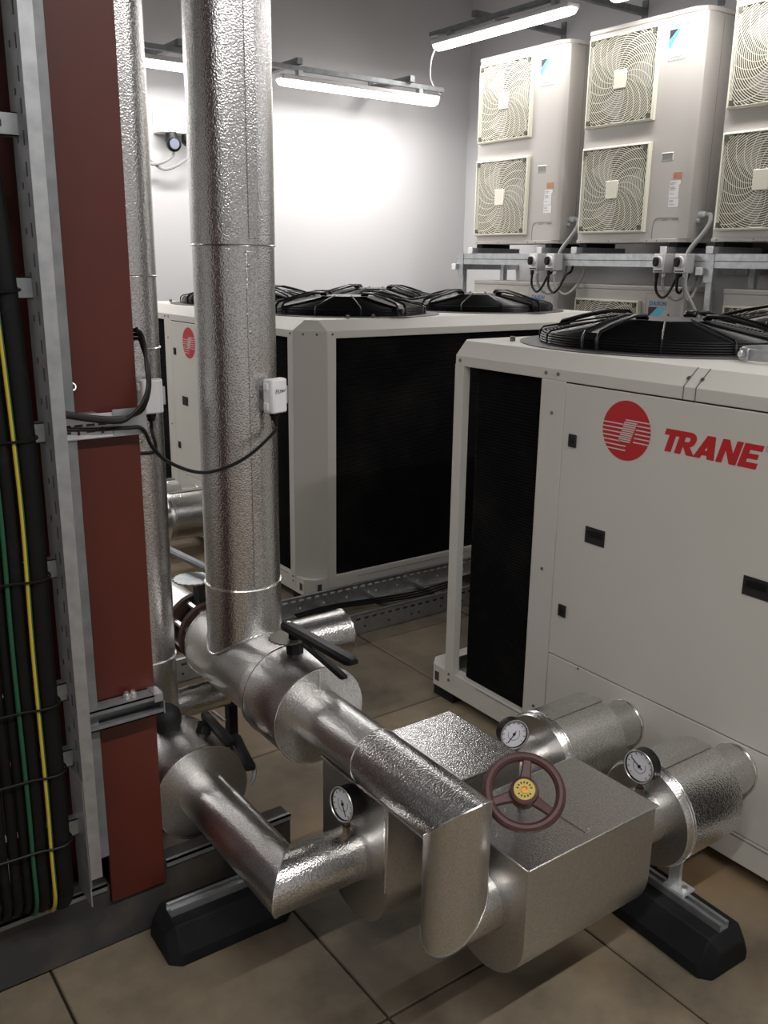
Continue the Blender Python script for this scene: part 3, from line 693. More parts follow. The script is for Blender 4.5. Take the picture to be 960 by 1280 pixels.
# --- rubber support blocks with strut
def rubber_block(p0, p1, w, h, label, strut=True):
    """block from p0 to p1 on the floor, trapezoid section with cut ends"""
    p0 = Vector(p0); p1 = Vector(p1); d = (p1-p0).normalized(); s = Vector((-d.y, d.x, 0)); L = (p1-p0).length
    t = thing('rubber_support', label, 'pipe support', p0)
    def sec(e, k, z0, z1, tw): 
        return [p0+d*e+s*(w*k)+Vector((0, 0, z0)), p0+d*e+s*(w*k)+Vector((0, 0, z0+(z1-z0)*0.35)), p0+d*e+s*(w*tw)+Vector((0, 0, z1)),
                p0+d*e-s*(w*tw)+Vector((0, 0, z1)), p0+d*e-s*(w*k)+Vector((0, 0, z0+(z1-z0)*0.35)), p0+d*e-s*(w*k)+Vector((0, 0, z0))]
    b = MB().loft([sec(0, 0.72, 0, h*0.72, 0.45), sec(0.028, 1, 0, h, 0.62), sec(L-0.028, 1, 0, h, 0.62), sec(L, 0.72, 0, h*0.72, 0.45)])
    obj('block', b, 'rubber', t, sharp=25, bevel=0.004)
    m = (p0+p1)/2+Vector((0, 0, h)); st = MB()
    st.obox(m+Vector((0, 0, 0.002)), d, s, (0, 0, 1), L/2-0.03, 0.0165, 0.002)
    for k in (-1, 1): st.obox(m+s*(0.0155*k)+Vector((0, 0, 0.010)), d, s, (0, 0, 1), L/2-0.03, 0.0015, 0.010).obox(m+s*(0.0118*k)+Vector((0, 0, 0.020)), d, s, (0, 0, 1), L/2-0.03, 0.0048, 0.0012)
    obj('strut', st, 'galv', t, smooth=False)
    return t
t = rubber_block((0.682, 1.888, 0), (1.03, 1.880, 0), 0.086, 0.098, 'black rubber support block with strut beside the kerb')
t2 = rubber_block((1.822, 1.012, 0), (1.838, 1.46, 0), 0.092, 0.098, 'black rubber support block with strut below the drum coupling')
obj('clamp_foot', MB().box(1.815, 1.865, 1.16, 1.225, 0.119, 0.125).box(1.834, 1.846, 1.190, 1.222, 0.125, 0.205), 'galv_bright', t2, smooth=False)
obj('clamp_bolt', MB().lathe((1.84, 1.175, 0.125), (0, 0, 1), [(0, 0.009), (0.008, 0.009)], 6), 'zinc_bolt', t2, smooth=False)

# --- branches running back to the farther chiller
t = thing('butterfly_valve', 'rusty flanged butterfly valve behind the wide riser', 'valve', (X1, 2.55, 0.40))
fl = MB().lathe((X1, 2.452, Z1), (0, 1, 0), [(0, 0.05), (0, 0.105), (0.02, 0.105), (0.02, 0.05)], 40)
obj('flange', fl, 'rust', t)
obj('flange', MB().lathe((X1, 2.545, Z1), (0, 1, 0), [(0, 0.05), (0, 0.105), (0.02, 0.105), (0.02, 0.05)], 40), 'rust', t)
obj('wafer_body', MB().lathe((X1, 2.472, Z1), (0, 1, 0), [(0, 0.07), (0.073, 0.07)], 32), 'black_matt', t)
for k in range(8):
    a = 2*PI*(k+0.5)/8
    obj('bolt', MB().cyl((X1+0.088*math.cos(a), 2.437, Z1+0.088*math.sin(a)), (X1+0.088*math.cos(a), 2.58, Z1+0.088*math.sin(a)), 0.009, 6), 'zinc_bolt', t, smooth=False)
obj('neck', MB().box(X1-0.022, X1+0.022, 2.487, 2.531, Z1+0.06, 0.735), 'black_matt', t, smooth=False)
obj('notch_plate', MB().prism([(p[0]*1.25, p[1]*1.25) for p in poly], (X1-0.03, 2.51, 0.735), (1, 0, 0), (0, 1, 0), (0, 0, 0.005)), 'galv', t, smooth=False)
obj('lever', lever(MB(), (X1+0.02, 2.50, 0.762), (X1-0.03, 2.80, 0.775), 0.014, 0.015, 0.010, 0.010), 'galv_dull', t)
t = thing('insulated_pipe', 'aluminium clad branch pipe running back to the farther chiller from the rusty valve', 'pipe', (X1, 2.57, Z1))
obj('run_section', MB().cyl((X1, 2.566, Z1), (X1, 4.62, Z1), R1, 36, n1=(0, 1, -1)), 'foil_fine', t)
obj('drop_section', MB().cyl((X1, 4.62, Z1), (X1, 4.62, 0.32), R1, 36, n0=(0, 1, -1), n1=(1, 0, -1)), 'foil_fine', t)
obj('lower_section', MB().cyl((X1, 4.62, 0.32), (1.75, 4.62, 0.32), R1, 36, n0=(1, 0, -1)), 'foil_fine', t)
t = thing('insulated_pipe', 'aluminium clad branch pipe running back to the farther chiller from the slim riser', 'pipe', (X2, 2.47, Z2))
obj('run_section', MB().cyl((X2, 2.468, Z2), (X2, 5.02, Z2), R2, 36, n1=(1, 1, 0)), 'foil_fine', t)
obj('side_section', MB().cyl((X2, 5.02, Z2), (1.75, 5.02, Z2), R2, 36, n0=(1, 1, 0)), 'foil_fine', t)
XF1 = 2.230
coupling(1.748, 1.86, 2.09, XF1, 4.62, 0.32, 0.137, 0.071, 'drum shaped clad coupling at the farther chiller, above the rusty valve')
coupling(1.748, 1.86, 2.09, XF1, 5.02, 0.30, 0.135, 0.071, 'drum shaped clad coupling at the farther chiller, nearer the back wall')
for (xx, yy, zz) in ((X1, 3.6, Z1-R1), (X2, 3.6, Z2-R2), (X1, 4.2, Z1-R1), (X2, 4.5, Z2-R2)):
    tag(obj('pipe_stand', MB().box(xx-0.1, xx+0.1, yy-0.05, yy+0.05, 0, 0.08).box(xx-0.02, xx+0.02, yy-0.02, yy+0.02, 0.08, zz), 'rubber', base=(xx, yy, 0)), 'black pipe stand under the branch pipes to the farther chiller', 'pipe support', 'stands under the branch pipes')
def sensor(x, y, r, nx, ny, z, label, written):
    n = Vector((nx, ny, 0)).normalized(); s = Vector((-n.y, n.x, 0)); up = Vector((0, 0, 1)); c = Vector((x, y, z))+n*r
    t = thing('flow_sensor', label, 'sensor', c)
    obj('mount', MB().obox(c+n*0.010, s, n, up, 0.012, 0.012, 0.014), 'galv_dull', t, bevel=0.002)
    # box with a rounded lid
    poly = [(-0.030, 0), (-0.030, 0.030), (-0.024, 0.036), (0.016, 0.038), (0.028, 0.030), (0.034, 0.016), (0.034, 0.0)]
    bx = obj('housing', MB().prism([(a, b) for a, b in poly], c+n*0.018-up*0.044, s, n, up*0.088), 'plastic_white', t, bevel=0.004)
    for zz in (-0.026, 0.026): obj('lid_clip', MB().obox(c+n*0.030-s*0.031+up*zz, s, n, up, 0.003, 0.007, 0.009), 'plastic_white', t, bevel=0.001)
    obj('lid_clip', MB().obox(c+n*0.034+s*0.0335, s, n, up, 0.004, 0.010, 0.024), 'plastic_grey', t, bevel=0.002)
    g = c+n*0.030-up*0.044
    obj('cable_gland', MB().lathe(g, (0, 0, -1), [(0, 0.013), (0.010, 0.014), (0.012, 0.011), (0.022, 0.009)], 14), 'black_plastic', t)
    if written:
        mb = MB(); k = 0.0060
        strokes = [[(0, 0), (0.3, 2)], [(0.3, 2), (1.2, 2.1)], [(0.15, 1.1), (0.9, 1.2)], [(1.6, 2), (1.35, 0.2), (2.1, 0.25)],
                   [(2.9, 0.4), (2.4, 0.9), (2.7, 1.7), (3.3, 1.6), (3.4, 0.8), (2.9, 0.4)], [(3.8, 1.8), (4.0, 0.5), (4.5, 1.4), (4.8, 0.6), (5.4, 2.0)]]
        for st in strokes:
            mb.tube([c+n*0.0566+s*(a*k*1.12-0.0225)+up*(0.008+b*k*0.9) + n*(0.0005) for a, b in st], 0.0007, 5)
        obj('handwriting', mb, 'print_black', bx, smooth=False)
    return g-up*0.02
g1 = sensor(X1, RY, RR, 0.30, -0.954, 1.357, 'white flow sensor box marked FLOW on the wide riser', True)
g2 = sensor(X2, PY, PR, 0.05, -1.0, 1.352, 'white flow sensor box without writing on the slim riser', False)
c1 = [g1, g1-Vector((0.0, 0.0, 0.03))]
c1 += [at(310, 570, 1, 2.05), at(275, 587, 1, 2.03), at(245, 590, 1, 2.01), at(210, 577, 1, 1.99), at(190, 558, 1, 1.965), at(178, 536, 1, 1.9310), Vector((0.70, 1.9345, 1.338)), Vector((0.64, 1.9365, 1.340)), Vector((0.57, 1.9365, 1.346)), Vector((0.519, 1.930, 1.352))]
tag(obj('sensor_cable', MB().tube(spline(c1, 7), 0.0045, 8), 'black_plastic', base=g1), 'black cable hanging in a curve from the sensor marked FLOW', 'cable')
c2 = [g2, g2-Vector((0, 0, 0.03)), g2+Vector((-0.01, -0.04, -0.075)), Vector((0.80, 2.20, 1.215)), Vector((0.745, 2.05, 1.17)), Vector((0.70, 2.08, 1.15))]
tag(obj('sensor_cable', MB().tube(spline(c2, 6), 0.0048, 8), 'black_plastic', base=g2), 'black cable from the sensor box on the slim riser', 'cable')
for k in range(3):
    o = 0.0092*k
    c3 = [Vector((0.677, 2.085, 1.485+o)), Vector((0.725, 2.055, 1.508+o)), at(171, 423-5*k, 1, 2.0-0.35*o), at(178+k, 434-3*k, 1, 1.98-0.9*o), at(185-k, 458, 1, 1.955-o), at(187-k, 482, 1, 1.943-o), at(183-2*k, 502, 1, 1.934-o), at(174-3*k, 516, 1, 1.934-o), Vector((0.68, 1.935-o, 1.362-0.003*k)), Vector((0.62, 1.936-o, 1.370-0.003*k)), Vector((0.56, 1.936-o, 1.384-0.003*k)), Vector((0.519, 1.932-o, 1.388-0.003*k))]
    tag(obj('loop_cable', MB().tube(spline(c3, 6), 0.0042, 8), 'black_plastic', base=c3[0]), 'black cable looping round the edge of the red column on to the tray', 'cable', 'cables looping round the column')
mbt = MB().tube(spline([at(166, 412, 1, 1.99), at(172, 412, 1, 1.985), at(174, 422, 1, 1.985), at(168, 424, 1, 1.99)], 3), 0.003, 6).tube([at(171, 417, 1, 1.985), at(171, 409, 1, 1.984)], 0.003, 6)
tag(obj('cable_tie', mbt, 'black_plastic', base=at(168, 420, 1, 1.99)), 'black cable tie around the looped cables at the edge of the column', 'cable tie')
# ------------------------------------------------------------------ chillers
def trane_letters(mb, o, ux, uy, w, h, lift):
    """heavy slanted capitals TRANE, cap height h, overall width w"""
    o = Vector(o)+Vector(lift); ux = Vector(ux); uy = Vector(uy); sh = 0.26
    L = []
    def q(x, *polys):
        for p in polys: L.append([(x+a, b) for a, b in p])
    q(0, [(0, 0.73), (0.80, 0.73), (0.80, 1), (0, 1)], [(0.24, 0), (0.56, 0), (0.56, 0.73), (0.24, 0.73)])
    x = 0.72
    q(x, [(0, 0), (0.31, 0), (0.31, 1), (0, 1)], [(0.42, 0.40), (0.66, 0.34), (0.96, 0), (0.58, 0), (0.31, 0.36)])
    out = [(0.31, 1.0)]+[(0.52+0.32*math.sin(PI*k/8), 0.67+0.33*math.cos(PI*k/8)) for k in range(9)]+[(0.31, 0.34)]
    inn = [(0.31, 0.77)]+[(0.46+0.09*math.sin(PI*k/8), 0.67+0.10*math.cos(PI*k/8)) for k in range(9)]+[(0.31, 0.57)]
    for k in range(len(out)-1): q(x, [out[k], out[k+1], inn[k+1], inn[k]])
    x = 1.62
    q(x, [(0, 0), (0.33, 0), (0.62, 1), (0.34, 1)], [(0.34, 1), (0.72, 1), (0.98, 0), (0.64, 0)], [(0.24, 0.15), (0.72, 0.15), (0.66, 0.36), (0.32, 0.36)])
    x = 2.66
    q(x, [(0, 0), (0.28, 0), (0.28, 1), (0, 1)], [(0.62, 0), (0.90, 0), (0.90, 1), (0.62, 1)], [(0, 1), (0.30, 1), (0.90, 0), (0.60, 0)])
    x = 3.62
    q(x, [(0, 0), (0.30, 0), (0.30, 1), (0, 1)], [(0.3, 0.75), (0.80, 0.75), (0.80, 1), (0.3, 1)], [(0.3, 0.39), (0.72, 0.39), (0.72, 0.61), (0.3, 0.61)], [(0.3, 0), (0.80, 0), (0.80, 0.25), (0.3, 0.25)])
    kx = w/(4.42+sh)
    lv = Vector(lift)*0.06
    for i, p in enumerate(L): mb.add([o+lv*(i % 7)+ux*((a+sh*b)*kx)+uy*(b*h) for a, b in p], [tuple(range(len(p)))])
    return mb

def octagon(x0, x1, y0, y1, c, z):
    return [(x0+c, y0, z), (x1-c, y0, z), (x1, y0+c, z), (x1, y1-c, z), (x1-c, y1, z), (x0+c, y1, z), (x0, y1-c, z), (x0, y0+c, z)]

FANS = {}
def fan_meshes():
    ring = MB().lathe((0, 0, 0), (0, 0, 1), [(0, 0.515), (0.003, 0.515), (0.005, 0.45), (0.005, 0.30)], 56, False, False)
    inner = MB().lathe((0, 0, 0), (0, 0, 1), [(0.006, 0.425), (0.036, 0.420), (0.076, 0.150)], 48, False, True)
    g = MB()
    for z, r in ((0.010, 0.440), (0.018, 0.440), (0.026, 0.4395), (0.034, 0.437), (0.041, 0.430)):
        g.torus((0, 0, z), (0, 0, 1), r, 0.0032, 48, 5)
    for k in range(1, 21):
        t_ = k/20; g.torus((0, 0, 0.041+0.046*t_), (0, 0, 1), 0.430-0.266*t_, 0.0028, 44, 4)
    top = MB().lathe((0, 0, 0.082), (0, 0, 1), [(0, 0.155), (0.002, 0.165), (0.010, 0.163), (0.011, 0.150), (0.008, 0.05)], 36)
    thin = MB(); thick = MB(); path = [(0.449, 0.004), (0.449, 0.034), (0.436, 0.047), (0.30, 0.073), (0.168, 0.095)]
    half = lambda r: 0.028*(0.55+r)
    tall = [(0.449, 0.004), (0.452, 0.040), (0.438, 0.060), (0.34, 0.086), (0.24, 0.106), (0.168, 0.106), (0.155, 0.093)]
    for e in (-1, 1): thick.tube([Vector((r, e*half(r), z+0.003)) for r, z in tall], 0.0062, 6)
    for (ra, za), (rb, zb) in zip(tall[1:-1], tall[2:]):
        thick.add([Vector((ra, -half(ra), za)), Vector((ra, half(ra), za)), Vector((rb, half(rb), zb)), Vector((rb, -half(rb), zb))], [(0, 1, 2, 3)])
    thick.v += []
    thin.tube([(r, 0, z+0.003) for r, z in path], 0.0034, 6)
    z0 = Vector((0, 0, 0))
    for n, mb, m in (('base_ring', ring, 'ring_grey'), ('shroud', inner, 'black_matt'), ('wire_rings', g, 'guard_black'), ('centre_plate', top, 'guard_black'), ('thin_spoke', thin, 'guard_black'), ('wide_spoke', thick, 'guard_black')):
        FANS[n] = mesh_of(mb, m, z0, True, 40)
fan_meshes()

def chiller(x0, yn, yf, x1, label, open_corner):
    t = thing('chiller', label, 'chiller', ((x0+x1)/2, (yn+yf)/2, 0.0))
    O = origin(t); C = 0.12; L = yf-yn
    def U(u): return yf-u
    ZB0, ZB1, ZP, ZF, ZT = 0.045, 0.135, 1.340, 1.376, 1.424
    # base frame with open fork pockets at the corners
    b = MB()
    cb_ = 0.045
    o1 = octagon(x0, x1, yn, yf, cb_, ZB0); o2 = octagon(x0, x1, yn, yf, cb_, ZB1)
    i1 = octagon(x0+0.05, x1-0.05, yn+0.05, yf-0.05, 0.02, ZB0); i2 = octagon(x0+0.05, x1-0.05, yn+0.05, yf-0.05, 0.02, ZB1-0.004)
    b.loft([i1, o1, o2, i2], False, False)
    base = obj('base_frame', b, 'cream', t, smooth=False, bevel=0.0025)
    obj('base_pan', MB().box(x0+0.05, x1-0.05, yn+0.05, yf-0.05, ZB0+0.01, ZB0+0.03), 'cream', base, smooth=False)
    obj('base_seam', MB().box(x0-0.0015, x0, yn+0.2, yf-0.30, 0.1255, 0.1275).box(x0+0.30, x1-0.2, yn-0.0015, yn, 0.108, 0.1095), 'cream_dark', base, smooth=False)
    for yy in (yn+0.1, yf-0.1, (yn+yf)/2):
        for xx in (x0+0.06, x1-0.1): obj('foot', MB().box(xx-0.05, xx+0.05, yy-0.06, yy+0.06, 0, ZB0), 'rubber', base, smooth=False)
    for (cx, cy, hx, hy) in ((x0-0.001, U(cb_+0.024), 0.001, 0.012), (x0-0.001, yn+cb_+0.024, 0.001, 0.012), (x0+cb_+0.024, yn-0.001, 0.012, 0.001)):
        obj('fork_slot', MB().obox((cx, cy, 0.088), (1, 0, 0), (0, 1, 0), (0, 0, 1), hx, hy, 0.019), 'slot_dark', base, smooth=False)
    # roof: upright fascia, slope, flat top; the slope pinches at the cut corners
    r = MB().loft([octagon(x0+0.01, x1-0.01, yn+0.01, yf-0.01, C-0.004, ZP-0.002), octagon(x0, x1, yn, yf, C, ZP), octagon(x0, x1, yn, yf, C, ZF), octagon(x0+0.058, x1-0.058, yn+0.058, yf-0.058, 0.045, ZT)])
    roof = obj('roof', r, 'cream', t, smooth=False, bevel=0.002)
    um = L/2
    rs = MB()
    for e in (-0.02, 0.02):
        rs.box(x0-0.0012, x0+0.002, U(um+e)-0.0016, U(um+e)+0.0016, ZP, ZF)
        rs.obox((x0+0.0285, U(um+e), ZF+0.0247), (0.058, 0, 0.048), (0, 1, 0), (-0.048, 0, 0.058), 0.0375, 0.0014, 0.0012)
    obj('roof_seam', rs, 'cream_dark', roof, smooth=False)
    for u in (0.145, 0.573, 0.626, L-0.145, L-0.573, L-0.626):
        obj('screw', MB().lathe((x0-0.0005, U(u), ZF-0.016), (-1, 0, 0), [(0, 0.0065), (0.003, 0.0055)], 8), 'screw', roof)
    for xx in (x0+0.15, x1-0.15):
        obj('screw', MB().lathe((xx, yn-0.0005, ZF-0.016), (0, -1, 0), [(0, 0.0065), (0.003, 0.0055)], 8), 'screw', roof)
    for u in (um-0.022, um+0.022):
        obj('screw', MB().lathe((x0+0.022, U(u), ZF+0.0215), (-0.64, 0, 0.77), [(0, 0.0065), (0.003, 0.0055)], 8), 'screw', roof)
    for (xx, u) in ((x0+0.20, 0.20), (x0+0.30, L-0.095), (x0+0.45, L-0.09), (x0+0.12, um+0.3)):
        obj('lug', MB().lathe((xx, U(u), ZT), (0, 0, 1), [(0, 0.010), (0.016, 0.010), (0.018, 0.006)], 6), 'screw', roof, smooth=False)
    # corner posts
    for sx, sy in ((0, 0), (0, 1), (1, 0), (1, 1)):
        X = x0 if sx == 0 else x1; Y = yn if sy == 0 else yf; dx = 1 if sx == 0 else -1; dy = 1 if sy == 0 else -1
        opn = open_corner == (sx, sy)
        p = MB()
        p.box(X-dx*0.002, X+dx*0.003, Y+dy*C, Y+dy*(C+0.048), ZB0+0.03, ZP+0.005)
        if not opn: p.box(X+dx*C, X+dx*(C+0.048), Y-dy*0.002, Y+dy*0.003, ZB0+0.03, ZP+0.005)
        p.box(X+dx*0.003, X+dx*0.028, Y+dy*(C+0.045), Y+dy*(C+0.048), ZB1, ZP)
        if not opn: p.box(X+dx*(C+0.045), X+dx*(C+0.048), Y+dy*0.003, Y+dy*0.028, ZB1, ZP)
        po = obj('corner_post', p, 'cream', t, smooth=False)
        if not opn:
            a = Vector((X, Y+dy*C, 0)); bq = Vector((X+dx*C, Y, 0)); n_ = Vector((-dx, -dy, 0)).normalized()
            w = (bq-a).length; ux = (bq-a)/w
            pc = MB().prism([(0, ZB1-0.012), (w, ZB1-0.012), (w, ZF), (0, ZF)], a-n_*0.002, ux, (0, 0, 1), n_*0.004)
            obj('corner_cover', pc, 'cream', po, bevel=0.002)
            for f in (0.3, 0.7):
                obj('screw', MB().lathe(a+ux*w*f+n_*0.0015+Vector((0, 0, ZF-0.018)), n_, [(0, 0.0065), (0.003, 0.0055)], 8), 'screw', po)
        for zz in (0.10, 0.125):
            obj('screw', MB().lathe((X-dx*0.0022, Y+dy*(C+0.024), zz), (-dx, 0, 0), [(0, 0.006), (0.003, 0.005)], 8), 'screw', po)
    # coils
    def coil(poly): return MB().prism(poly, (0, 0, ZB1-0.02), (1, 0, 0), (0, 1, 0), (0, 0, ZP-ZB1+0.01))
    def rc(xa, ya, xb, yb, rad=0.045):
        xs0, xs1 = min(xa, xb), max(xa, xb); ys0, ys1 = min(ya, yb), max(ya, yb); out = []
        for cx, cy, a0 in ((xs1-rad, ys1-rad, 0), (xs0+rad, ys1-rad, 90), (xs0+rad, ys0+rad, 180), (xs1-rad, ys0+rad, 270)):
            for k in range(6):
                a = math.radians(a0+18*k); out.append((cx+rad*math.cos(a), cy+rad*math.sin(a)))
        return out
    for ua, ub in ((0.185, 0.60), (L-0.60, L-0.185)):
        obj('coil', coil(rc(x0+0.028, U(ua), x0+0.125, U(ub))), 'coil', t)
        obj('coil', coil(rc(x1-0.028, U(ua), x1-0.125, U(ub))), 'coil', t)
    obj('coil', coil(rc(x0+0.172, yn+0.022, x1-0.172, yn+0.12)), 'coil', t)
    obj('coil', coil(rc(x0+0.36 if open_corner else x0+0.172, yf-0.022, x1-0.172, yf-0.12)), 'coil', t)
    obj('core', MB().box(x0+0.30, x1-0.30, yn+0.30, yf-0.45, ZB1-0.06, ZP-0.01), 'black_matt', t, smooth=False)
    # service side: posts, big door, lower panel
    for ua in (0.553, L-0.66):
        po = obj('side_post', MB().box(x0, x0+0.03, U(ua), U(ua+0.107), ZB1-0.005, ZP), 'cream', t, bevel=0.003)
        for zz in (1.233, 0.70, 0.186):
            obj('screw', MB().lathe((x0-0.0005, U(ua+0.055), zz), (-1, 0, 0), [(0, 0.006), (0.003, 0.005)], 8), 'screw', po)
    ua, ub = 0.663, L-0.663
    d = obj('service_door', MB().box(x0-0.0015, x0+0.03, U(ua), U(ub), 0.4135, ZP-0.005), 'cream', t, bevel=0.0025)
    obj('door_gap', MB().box(x0+0.004, x0+0.02, U(ua-0.003), U(ub+0.003), 0.408, ZP), 'joint_dark', t, smooth=False)
    obj('lower_panel', MB().box(x0-0.0008, x0+0.03, U(ua), U(ub), 0.137, 0.4105), 'cream', t, bevel=0.0025)
    obj('lower_screw', MB().lathe((x0-0.001, U(0.80), 0.405), (-1, 0, 0), [(0, 0.004), (0.003, 0.003)], 8), 'screw', t)
    xs = x0-0.0015
    for u, z in ((0.708, 1.158), (0.714, 0.583), (L-0.708, 1.158), (L-0.714, 0.583)):
        lt = obj('latch', MB().box(xs-0.006, xs, U(u)-0.0165, U(u)+0.0165, z-0.021, z+0.021), 'black_matt', d, bevel=0.006)
        obj('latch_key', MB().lathe((xs-0.006, U(u), z), (-1, 0, 0), [(0, 0.009), (0.002, 0.008)], 16), 'black_plastic', d)
    for u in (0.828, L-0.848):
        z_ = 0.870
        h = MB().box(xs-0.003, xs, U(u)-0.040, U(u)+0.040, z_-0.027, z_+0.027)
        hd = obj('pull_handle', h, 'black_matt', d, bevel=0.003)
        obj('grip', MB().box(xs-0.006, xs-0.003, U(u)-0.030, U(u)+0.030, z_-0.002, z_+0.019), 'black_plastic', d, bevel=0.002)
    # emblem and lettering
    ce = Vector((xs-0.0006, U(0.915), 1.222)); R = 0.090; UX = Vector((0, -1, 0)); UY = Vector((0, 0, 1))
    em = MB().add([ce+UX*(R*math.cos(2*PI*k/64))+UY*(R*math.sin(2*PI*k/64)) for k in range(64)], [tuple(range(64))])
    emb = obj('emblem', em, 'print_red', d, smooth=False)
    ln = MB(); lf = Vector((-0.0007, 0, 0))
    def bar(a0, a1, z, th):
        a0 = max(a0, -math.sqrt(max(0, 0.995-z*z))); a1 = min(a1, math.sqrt(max(0, 0.995-z*z)))
        ln.add([ce+lf+UX*(R*a)+UY*(R*b) for a, b in ((a0, z-th), (a1, z-th), (a1, z+th), (a0, z+th))], [(0, 1, 2, 3)])
    for k in range(7): bar(-1, -0.13-0.012*k if k < 5 else 0.04, 0.20-0.143*k, 0.020)
    for k in range(6): bar(0.46-0.028*k if k else -0.04, 1, 0.365-0.139*k, 0.020)
    for k in range(10): bar(-0.09-0.022*k, 0.43-0.026*k, 0.285-0.0715*k, 0.021)
    obj('emblem_lines', ln, 'print_white', emb, smooth=False)
    obj('lettering', trane_letters(MB(), (xs, U(1.040), 1.186), UX, UY, 0.325, 0.066, (-0.0006, 0, 0)), 'print_red', d, smooth=False)
    rg = Vector((xs-0.0004, U(1.378), 1.246)); tm = MB()
    tm.torus(rg, (1, 0, 0), 0.0085, 0.0009, 20, 4); lettering(tm, 'R', 0.012, rg+Vector((0, 0.0036, -0.0042)), UX, UY, (-0.0004, 0, 0))
    obj('registered_mark', tm, 'print_grey', d, smooth=False)
    # fans
    for fx in (x0+0.60, x1-0.56):
        for fu in (0.565, L-0.565):
            f = bpy.data.objects.new('fan_guard', FANS['wire_rings']); COL.objects.link(f); f.parent = t
            f.location = Vector((fx, U(fu), ZT))-O
            for n in ('base_ring', 'shroud', 'centre_plate'):
                q_ = bpy.data.objects.new(n, FANS[n]); COL.objects.link(q_); q_.parent = f
            for k in range(12):
                q_ = bpy.data.objects.new('spoke', FANS['thin_spoke' if k % 3 else 'wide_spoke']); COL.objects.link(q_); q_.parent = f
                q_.rotation_euler = (0, 0, 2*PI*k/12+math.radians(186))
    return t
CH2 = chiller(2.155, 0.42, 2.66, 4.36, 'cream chiller with red emblem facing the pipe couplings, one open corner', (0, 1))
CH1 = chiller(2.230, 3.72, 5.96, 4.36, 'cream chiller in front of the back wall, black coil side showing', None)
cl = MB().torus((2.60, 1.47, 1.444), (0, 0, 1), 0.105, 0.006, 40, 6, 0.3, 6.0)
cl = MB().loft([[Vector((2.58, 1.545, 1.429))+Vector((math.cos(a)*r_, math.sin(a)*r_, z_)) for r_, z_ in ((0.098, 0), (0.106, 0), (0.106, 0.034), (0.098, 0.034))] for a in [0.2+5.9*k/40 for k in range(41)]])
ct = thing('pipe_clamp', 'loose zinc pipe clamp ring lying on the chiller roof', 'pipe clamp', (2.58, 1.545, 1.429))
obj('clamp_band', cl, 'galv', ct)
obj('clamp_lug', MB().box(2.678, 2.702, 1.540, 1.550, 1.429, 1.463), 'galv', ct, bevel=0.003)
obj('clamp_lug', MB().box(2.466, 2.480, 1.575, 1.605, 1.429, 1.465), 'galv', ct, bevel=0.003)
obj('clamp_bolt', MB().lathe((2.464, 1.590, 1.448), (-1, 0.2, 0), [(0, 0.010), (0.012, 0.010)], 6), 'zinc_bolt', ct, smooth=False)

# ------------------------------------------------------------------ floor cable tray between the chillers
t = thing('floor_tray', 'galvanised ladder tray on the floor between the two chillers', 'cable tray', (2.6, 3.47, 0))
TX0, TX1 = 1.26, 4.2
for y, s in ((3.285, 1), (3.655, -1)):
    r = obj('tray_side', MB().box(TX0, TX1, y, y+s*0.002, 0.0, 0.10).box(TX0, TX1, y, y+s*0.018, 0.098, 0.10).box(TX0, TX1, y, y+s*0.022, 0.0, 0.002), 'galv', t, smooth=False)
    sl = MB(); x = TX0+0.05; yy = y-0.001 if s > 0 else y-0.0035
    while x < TX1-0.05:
        sl.box(x, x+0.024, yy, yy+0.0012, 0.072, 0.082)
        if int(x*20) % 3 == 0: sl.box(x, x+0.010, yy, yy+0.0012, 0.03, 0.04)
        x += 0.046
    obj('side_slots', sl, 'label_white' if s < 0 else 'slot_dark', r, smooth=False, kind='stuff')
x = TX0+0.1
while x < TX1:
    rg = obj('rung', MB().box(x, x+0.041, 3.287, 3.653, 0.018, 0.021).box(x, x+0.002, 3.287, 3.653, 0.008, 0.021).box(x+0.039, x+0.041, 3.287, 3.653, 0.008, 0.021), 'galv', t, smooth=False)
    obj('rung_slot', MB().box(x+0.016, x+0.026, 3.36, 3.42, 0.021, 0.0217), 'slot_dark', rg, smooth=False)
    x += 0.30
for k in range(3):
    pts = [(2.08, 3.60-0.016*k, 0.030), (2.3, 3.585-0.022*k, 0.04), (2.75, 3.52-0.03*k, 0.036), (3.2, 3.56-0.02*k, 0.038), (3.7, 3.58-0.02*k, 0.034), (TX1, 3.57-0.02*k, 0.032)]
    tag(obj('tray_cable', MB().tube(spline(pts, 6), 0.0055, 8), 'cable_black', base=pts[0]), 'black cable lying in the floor tray between the chillers', 'cable', 'cables in the floor tray')

# ------------------------------------------------------------------ wall rack with outdoor units
RX = 4.93
t = thing('unit_rack', 'galvanised strut rack carrying the outdoor units on the side wall', 'rack', (5.2, 3.3, 0))
def strut(mb, a, b, w=0.0205, up=(0, 0, 1)):
    """plain back-to-back strut bar from a to b with a groove line"""
    a = Vector(a); b = Vector(b); d = (b-a).normalized(); u = Vector(up); s = d.cross(u)
    return mb.obox((a+b)/2, d, s, u, (b-a).length/2, w, w)
for z in (1.7275, 0.76):
    for x in (RX+0.0205, 5.40):
        bm_ = obj('beam', strut(strut(MB(), (x, 5.84, z+0.021), (x, 0.6, z+0.021)), (x, 5.84, z-0.0215), (x, 0.6, z-0.0215), 0.0200), 'galv', t, smooth=False)
        obj('beam_groove', MB().box(x-0.0212, x-0.0204, 0.6, 5.84, z-0.0035, z+0.0005), 'slot_dark', bm_, smooth=False)
